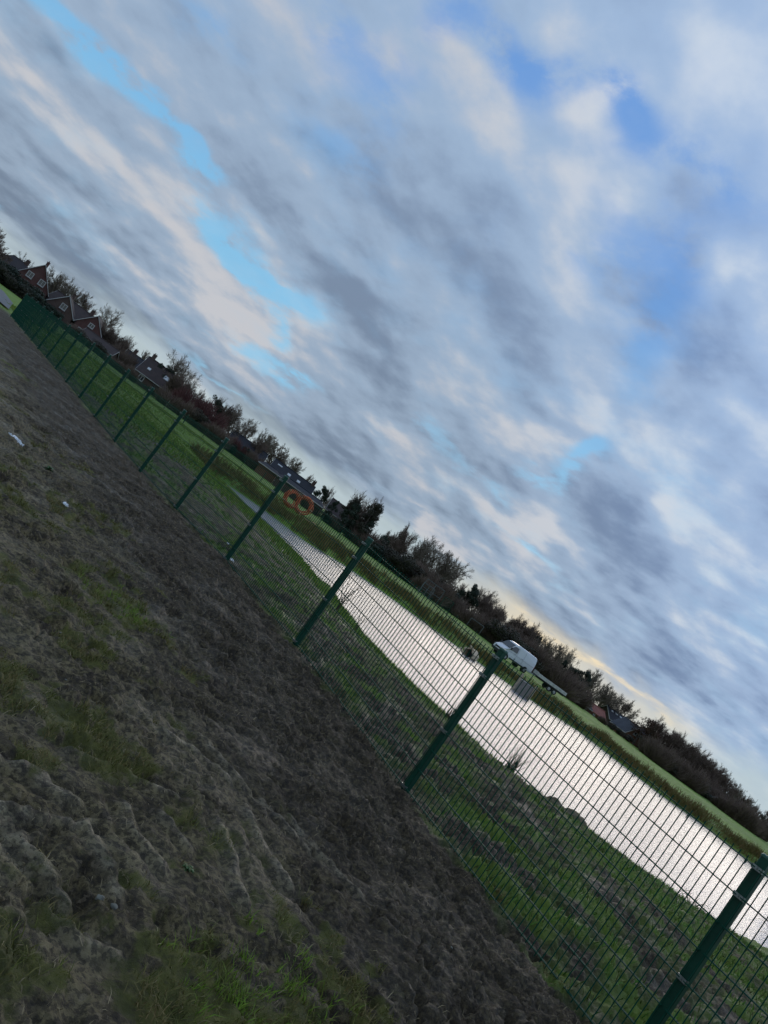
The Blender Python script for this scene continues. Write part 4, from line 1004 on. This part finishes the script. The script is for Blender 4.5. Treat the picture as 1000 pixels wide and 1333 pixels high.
def leaf_mesh(seed, n, shape, size):
    """leaf clumps: small quads spread through a lumpy volume"""
    g = np.random.default_rng(seed); pts_ = []
    lob = []
    nl = 26
    for k in range(nl):
        if shape == 'cone': z = g.uniform(.08, .98); rr_ = (1-z)**.8*.30*g.uniform(.5, 1.05)+.02; a = g.uniform(0, 6.28); lob.append((math.cos(a)*rr_, math.sin(a)*rr_, z, .05+.12*(1-z)))
        elif shape == 'pine': z = g.uniform(.35, .97); rr_ = .26*g.uniform(.2, 1)*math.sin(min(1, (1.05-z)*1.8)*1.57); a = g.uniform(0, 6.28); lob.append((math.cos(a)*rr_, math.sin(a)*rr_, z, g.uniform(.06, .12)))
        elif shape == 'bush': z = g.uniform(.12, .85); rr_ = .55*g.uniform(.1, 1)*math.sqrt(max(0, 1-(z-.1)**2)); a = g.uniform(0, 6.28); lob.append((math.cos(a)*rr_, math.sin(a)*rr_, z, g.uniform(.12, .24)))
        else: z = g.uniform(.3, .92); rr_ = .38*g.uniform(.2, 1)*math.sqrt(max(.05, 1-((z-.6)/.42)**2)); a = g.uniform(0, 6.28); lob.append((math.cos(a)*rr_, math.sin(a)*rr_, z, g.uniform(.07, .17)))
    lob = np.array(lob); w_ = lob[:, 3]**2; idx = g.choice(nl, n, p=w_/w_.sum())
    d = g.normal(size=(n, 3)); d /= np.linalg.norm(d, axis=1)[:, None]; rr2 = g.uniform(.35, 1.1, n)**.5
    Cc = lob[idx, :3]+d*(lob[idx, 3]*rr2)[:, None]*np.array([1, 1, .8]); Cc[:, 2] = np.maximum(Cc[:, 2], .01)
    u_ = g.normal(size=(n, 3)); u_ /= np.linalg.norm(u_, axis=1)[:, None]; v_ = np.cross(u_, d); v_ /= np.linalg.norm(v_, axis=1)[:, None]+1e-9
    s_ = (size*g.uniform(.5, 1.2, n))[:, None]
    V = np.stack([Cc-u_*s_, Cc-v_*s_*.5, Cc+u_*s_, Cc+v_*s_*.5], 1).reshape(-1, 3)
    return V, np.arange(n*4).reshape(-1, 4)
def np_me(name, V, F, mat):
    o = np_mesh(name, V, F, mat); me = o.data; bpy.data.objects.remove(o); return me
PROTO = {}
for nm, sd_, H_, sp, dp, nb, kw, tm_, cm_ in (
    ('bare_a', 1, 1, .75, 5, 4, dict(dens=1.1, minr=.020), 'bark', 'twig_pale'), ('bare_b', 2, 1, .60, 5, 4, dict(minr=.022), 'bark', 'twig_brown'), ('bare_c', 3, 1, .80, 5, 4, dict(trunk_h=.2, minr=.022), 'bark', 'twig_brown'),
    ('bare_d', 4, 1, .50, 5, 4, dict(trunk_h=.22, minr=.020), 'bark', 'twig_pale'), ('bare_e', 6, 1, .62, 5, 5, dict(dens=1.0, minr=.020), 'bark', 'twig_brown'), ('bare_f', 9, 1, .75, 4, 5, dict(dens=1., minr=.03), 'bark', 'twig_brown')):
    T, C_ = twig_mesh(sd_, 9., sp, dp, nb, **kw)
    T.v = [(x/9, y/9, z/9) for x, y, z in T.v]; C_.v = [(x/9, y/9, z/9) for x, y, z in C_.v]
    PROTO[nm] = (mesh_of(T, 'trunk', tm_), mesh_of(C_, 'crown', cm_)); print(nm, len(C_.f))
def stick_trunk(h, r, mat='bark'):
    m = MB(); m.tube((0, 0, -.05), (0, 0, h*.5), r, r*.7, 7); m.tube((0, 0, h*.5), (.01, 0, h), r*.7, r*.3, 6)
    for k in range(7):
        a = k*2.4; z = h*(.3+.09*k); m.tube((0, 0, z), (math.cos(a)*.18, math.sin(a)*.18, z+.12), r*.35, r*.12, 4)
    return mesh_of(m, 'trunk', mat)
for nm, shape, n_, sz, mat in (('conifer', 'cone', 6500, .022, 'leaf_dark'), ('pine', 'pine', 5500, .020, 'leaf_dark'), ('ever', 'round', 6500, .022, 'leaf_dark'), ('rust', 'round', 2600, .020, 'leaf_rust'), ('ivy', 'pine', 3200, .022, 'leaf_olive')):
    V, Fq = leaf_mesh(hash(nm) % 7+len(nm), n_, shape, sz); PROTO[nm] = (stick_trunk(.85, .022), np_me('crown', V, Fq, mat))
# thickets: many thin upright twigs
def thicket(seed, n, mat):
    g = np.random.default_rng(seed); V = []; Fc = []
    for k in range(n):
        a = g.uniform(0, 6.28); r0 = .40*g.uniform(0, 1)**.6; r1 = r0+g.uniform(-.02, .22); a1 = a+g.uniform(-.3, .3); zt = (g.uniform(.25, 1.)**.9)*(math.sqrt(max(.05, 1-(r1/.80)**2))*.75+.25)*(.72+.20*math.sin(a*2+seed)+.16*math.sin(a*5+seed*2)+.12*g.normal())
        b_ = np.array([math.cos(a)*r0, math.sin(a)*r0, g.uniform(0, max(zt, .08)*.6)]); zt = max(zt, .08); t_ = np.array([math.cos(a1)*r1, math.sin(a1)*r1, zt])
        s_ = g.normal(size=3); s_ = np.cross(s_, t_-b_); s_ = s_/np.linalg.norm(s_)*g.uniform(.004, .010)
        o_ = len(V); V += [b_-s_, b_+s_, t_+s_*.4, t_-s_*.4]; Fc.append((o_, o_+1, o_+2, o_+3))
    return np_me('twigs', np.array(V), np.array(Fc), mat)
STEMS = MB()
for k in range(7): STEMS.tube((math.cos(k)*.08, math.sin(k*2)*.08, -.03), (math.cos(k*1.3)*.3, math.sin(k*1.7)*.3, .6), .012, .005, 5)
PROTO['bush_b'] = (mesh_of(STEMS, 'stem', 'bark'), thicket(1, 5200, 'twig_brown'))
PROTO['bush_c'] = (mesh_of(STEMS, 'stem', 'bark'), thicket(2, 5200, 'twig_brown'))
PROTO['bush_red'] = (mesh_of(STEMS, 'stem', 'bark'), thicket(3, 5200, 'twig_red'))
V, Fq = leaf_mesh(21, 6000, 'bush', .032); PROTO['bush_dark'] = (mesh_of(STEMS, 'stem', 'bark'), np_me('leaves', V, Fq, 'leaf_dark'))
V, Fq = leaf_mesh(22, 6000, 'bush', .030); PROTO['bush_olive'] = (mesh_of(STEMS, 'stem', 'bark'), np_me('leaves', V, Fq, 'leaf_olive'))

LAND = [(-25, 335, 'the picture edge'), (38, 375, 'the brick gable house'), (79, 406, 'the pale window gable'), (118, 430, 'the white trimmed gable'), (180, 481, 'the three chimney house'),
        (204, 499, 'the skylight house'), (250, 540, 'the purplish roof'), (320, 584, 'the dark bungalow'), (377, 627, 'the long dark roof'), (444, 677, 'the brown roof house'),
        (503, 722, 'the reddish roof'), (566, 768, 'the playground frame'), (655, 840, 'the white van'), (750, 913, 'the trailer'), (773, 928, 'the salmon roofed shed'), (836, 968, 'the slate grey roof'),
        (905, 1030, 'the middle of the right wood'), (966, 1064, 'the white fronted house')]
LU = [ucol(a, b_) for a, b_, _ in LAND]; ORD = ['first', 'second', 'third', 'fourth', 'fifth', 'sixth', 'seventh', 'eighth', 'ninth', 'tenth', 'eleventh', 'twelfth', 'thirteenth', 'fourteenth', 'fifteenth']
DESC = {'bare_a': 'bare tree with pale fanned twigs', 'bare_b': 'bare dark brown tree', 'bare_c': 'wide bare brown tree', 'bare_d': 'narrow bare tree with pale twigs', 'bare_e': 'dense twiggy brown tree', 'bare_f': 'open branched bare brown tree',
        'conifer': 'dark pointed conifer', 'pine': 'dark pine with tufted crown', 'ever': 'round dark evergreen tree', 'rust': 'tree with rusty brown leaves left', 'ivy': 'ivy clad olive brown tree',
        'bush_b': 'brown twiggy bush', 'bush_c': 'grey brown bare bush', 'bush_red': 'dark red twigged shrub', 'bush_dark': 'dark evergreen bush', 'bush_olive': 'olive brown bush'}
PL = []
def plant(kind, px, py, D, H, wf=1., rz=None):
    PL.append([kind, ucol(px, py), D, H, wf, rz])
# skyline: (px, py of the crown's top, kind, distance, width factor)
def top(kind, px, py, D, wf=1.):
    """tree whose top shows at this pixel"""
    v = atd(px, py, D); z0 = -.4; PL.append([kind, v.x/D, D, max(1.5, v.z-z0), wf, None])
SKY = [('bare_c',1,308,150,1.2),('bare_b',-8,300,155,1.),('bare_a',34,338,172,.9),('bare_e',-18,290,160,1.),
       ('bare_a',72,358,170,1.),('bare_d',84,364,172,1.),('bare_a',96,372,170,1.),('bare_d',108,383,172,1.),('bare_b',116,392,172,.9),
       ('bare_a',150,408,168,.9),('bare_e',146,430,150,1.1),('bare_e',160,440,150,1.1),('bush_b',168,452,148,1.),('bare_f',172,446,172,.7),
       ('conifer',214,471,150,1.),('ever',223,476,150,.6),('bare_d',193,462,175,.8),('bare_a',238,470,152,1.15),('bare_a',248,482,150,1.),('bare_e',232,492,145,.9),('bare_e',246,500,145,.9),('bare_f',262,512,155,.8),
       ('bush_red',258,512,140,1.1),('bush_red',272,520,140,1.1),('ever',288,517,150,.7),('bush_red',284,530,140,1.),('bare_e',300,530,150,.8),('bare_a',318,540,150,1.3),('bare_d',306,536,155,.9),('bare_b',330,556,160,.8),
       ('bare_a',348,566,165,1.1),('bare_d',356,572,165,1.),('bare_e',344,578,150,.9),('bare_c',368,584,168,1.),('bare_a',378,592,170,1.),('bare_d',388,602,172,1.),('bare_f',405,622,175,.7),
       ('pine',425,634,140,1.1),('bare_f',433,640,150,.6),('pine',441,652,145,.7),('ivy',466,650,130,1.),('conifer',470,653,128,.9),('bare_f',474,650,135,.8),('ivy',494,657,128,1.),('ivy',488,668,130,1.2),('conifer',488,675,128,.8),('bare_f',490,655,132,.9),
       ('ever',505,697,135,.6),('bare_e',512,698,145,.8),('bare_b',534,692,140,.8),('bare_f',528,696,142,.8),('bare_e',520,706,140,1.),('bare_a',563,706,142,1.2),('bare_a',576,718,142,1.1),('bare_d',556,712,145,.9),('bare_d',590,728,142,1.),('bare_a',600,736,142,1.1),('bare_b',548,716,145,.8),
       ('ever',604,768,138,.6),('pine',622,762,135,.9),('bare_e',614,770,140,.9),('bare_b',635,772,138,.9),('bare_a',645,780,140,1.),('bare_e',640,786,135,1.2),('bare_e',654,796,140,1.),('bare_b',663,808,145,.8),
       ('bare_e',682,812,140,1.1),('bare_e',694,818,140,1.1),('conifer',707,826,138,.7),('bare_b',700,826,145,.8),('bare_a',715,834,150,.9),('bare_d',724,842,150,1.),('bare_d',735,847,150,1.),('conifer',741,858,138,.7),('ever',748,866,136,.6),
       ('bare_a',745,850,155,1.),('ever',760,870,134,.8),('pine',768,874,134,.8),('bare_d',776,876,150,1.),('bare_a',787,890,148,1.),('bare_d',795,898,150,1.),('bare_a',808,908,150,1.1),('bare_b',818,914,155,.9),('bare_d',800,904,155,.9),('bare_a',826,924,155,.9),
       ('rust',848,934,135,1.3),('rust',856,940,138,1.1),('bare_e',866,946,135,1.1),('rust',876,954,138,1.1),('bare_e',888,962,135,1.1),('rust',884,957,138,1.),('bare_e',898,969,136,1.2),('bare_b',908,976,140,1.),('bare_e',918,986,138,1.2),('bare_e',928,992,138,1.1),
       ('bare_b',936,1002,140,1.),('bare_e',944,1010,142,1.1),('bare_c',952,1018,145,1.),('bare_a',960,1024,148,1.),('bare_e',966,1032,150,1.),('bare_d',976,1042,155,1.),('bare_e',984,1050,165,.9),('ever',994,1058,160,.6),('bare_b',1004,1058,170,.8),('bare_e',1016,1070,170,1.)]
for k_, px, py, D, wf in SKY: top(k_, px, py, D, wf)
# understory belt
ru = random.Random(8)
def belt(pa, pb, n, kinds, h0, h1, D0, D1):
    for k in range(n):
        f_ = (k+ru.uniform(.2, .8))/n; px = pa[0]+(pb[0]-pa[0])*f_; py = pa[1]+(pb[1]-pa[1])*f_
        plant(ru.choice(kinds), px, py, ru.uniform(D0, D1), ru.uniform(h0, h1), ru.uniform(1.1, 1.5))
belt((-15,345), (44,390), 7, ['bush_dark','bush_dark','bush_olive'], 2.6, 4.6, 132, 140)
belt((58,398), (75,405), 2, ['bush_dark'], 2., 3.4, 138, 142)
belt((95,420), (180,480), 8, ['bush_b','bush_c','bush_olive'], 1.6, 2.8, 134, 140)
belt((205,500), (340,600), 15, ['bush_b','bush_red','bush_dark','bush_olive','bush_c'], 1.8, 3.6, 130, 138)
belt((395,640), (470,700), 6, ['bush_dark','bush_olive','bush_b'], 1.4, 2.6, 122, 128)
belt((470,700), (660,835), 22, ['bush_dark','bush_b','bush_c','bush_olive','bush_b'], 2.4, 4.6, 120, 130)
belt((660,835), (750,905), 12, ['bush_b','bush_c','bush_olive'], 3., 5.2, 122, 132)
belt((780,930), (830,965), 4, ['bush_olive','bush_b'], .9, 1.4, 128, 132)
belt((838,972), (985,1082), 20, ['bush_dark','bush_b','bush_c','bush_b','bush_olive'], 1.8, 3.8, 120, 130)
belt((850,980), (975,1070), 8, ['bush_b','bush_c'], 3., 5., 134, 140)
PL.sort(key=lambda q: q[1]); cnt = {}
LOWS = {'bush_b', 'bush_c', 'bush_red', 'bush_dark', 'bush_olive'}
for q in PL:
    kind, u_, D, H, wf, rz = q
    li = max([k for k in range(len(LU)) if LU[k] <= u_+1e-6], default=0)
    key = (kind, li); cnt[key] = cnt.get(key, 0)+1; o_ = ORD[min(cnt[key]-1, 14)]
    low = kind in LOWS
    lab = '%s, %s such right of %s' % (DESC[kind], o_, LAND[li][2])
    x = u_*D; y = D; z = -.42 if D > 100 else ground_z(x, y)
    root = empty('bush' if low else ('conifer' if kind in ('conifer', 'pine') else 'tree'), (x, y, z), ru.uniform(0, 6.28) if rz is None else rz, label=lab, cat='bush' if low else 'tree', group='bushes below the tree line' if low else 'trees on the skyline beyond the field')
    ws = H*wf*(1. if not low else 1.25)*(1. if kind[:4] != 'bare' else .72)
    for me in PROTO[kind]:
        o = bpy.data.objects.new(me.name.split('.')[0], me); COL.objects.link(o); o.parent = root; o.scale = (ws, ws, H)
# ------------------------------------------------------------------ small things beyond the field
def frame(px, py, D, wd, h, label, name, cat, mat, rz=0., cross=True, net=False):
    c = gpt(px, py, D); c.z = -.45; root = empty(name, c, rz, label=label, cat=cat)
    for s_ in (-1, 1):
        m = MB(); m.tube((s_*wd/2, 0, 0), (s_*wd/2, 0, h), .04, n=8); m.build('upright', mat, root)
    m = MB(); m.tube((-wd/2, 0, h), (wd/2, 0, h), .04, n=8); m.build('crossbar', mat, root)
    if cross:
        m = MB(); m.tube((-wd/2, 0, h*.45), (wd/2, 0, h*.45), .03, n=6); m.tube((0, 0, h), (0, 0, 0), .04, n=6); m.build('brace', mat, root)
    if net:
        m = MB()
        for k in range(int(wd/.12)): m.tube((-wd/2+.06+k*.12, 0, .05), (-wd/2+.06+k*.12, 0, h), .008, n=3, cap=False)
        m.build('infill', 'green_pale_far', root)
frame(560,773,112,3.2,2.5,'grey metal playground frame with crossbar in front of the dark house','playground_frame','playground frame','frame_dark')
frame(556,768,109,1.9,1.8,'low grey metal climbing frame just left of the taller playground frame','playground_frame','playground frame','frame_dark')
frame(580,789,100,1.4,1.9,'blue-green metal gate frame standing in the field edge fence','field_gate','gate','green_coat',cross=False,net=True)
frame(618,816,116,2.4,1.6,'small grey goal frame at the field edge left of the van','small_goal','goal','frame_dark',cross=False)
# tiny white car and pale lane sign far right
c = gpt(931, 1046, 128); c.z = -.42; root = empty('parked_car', c, rad(160), label='small white car far off at the edge of the right hand wood', cat='car')
m = MB(); m.prism([(-2.1, .35), (-2.15, .8), (-1.9, 1.0), (-1.3, 1.42), (.3, 1.45), (1.1, .98), (2., .85), (2.1, .35)], -.85, .85); m.build('body', 'van_paint', root)
m = MB(); m.prism([(-1.6, 1.02), (-1.2, 1.36), (.25, 1.38), (.85, 1.0)], -.87, .87); m.build('window', 'glass_dark', root)
for xw in (-1.3, 1.3):
    for s_ in (-1, 1): m = MB(); m.tube((xw, s_*.68, .32), (xw, s_*.88, .32), .32, n=16); m.build('wheel', 'tyre', root)
# path beyond the corner of the near fence, far left
pth = [onz(-60, 330, .03), onz(-20, 362, .03), onz(4, 380, .03), onz(16, 396, .03)]
pth2 = [onz(-60, 350, .03), onz(-20, 378, .03), onz(-4, 392, .03), onz(10, 404, .03)]
V = [(x, y, .13) for x, y in pth]+[(x, y, .13) for x, y in pth2]
m = MB(); m.add(V, [(k, k+1, k+5, k+4) for k in range(3)]); o = m.build('path', 'path'); tag(o, kind='structure')
if o.data.polygons[0].normal.z < 0: o.data.flip_normals()
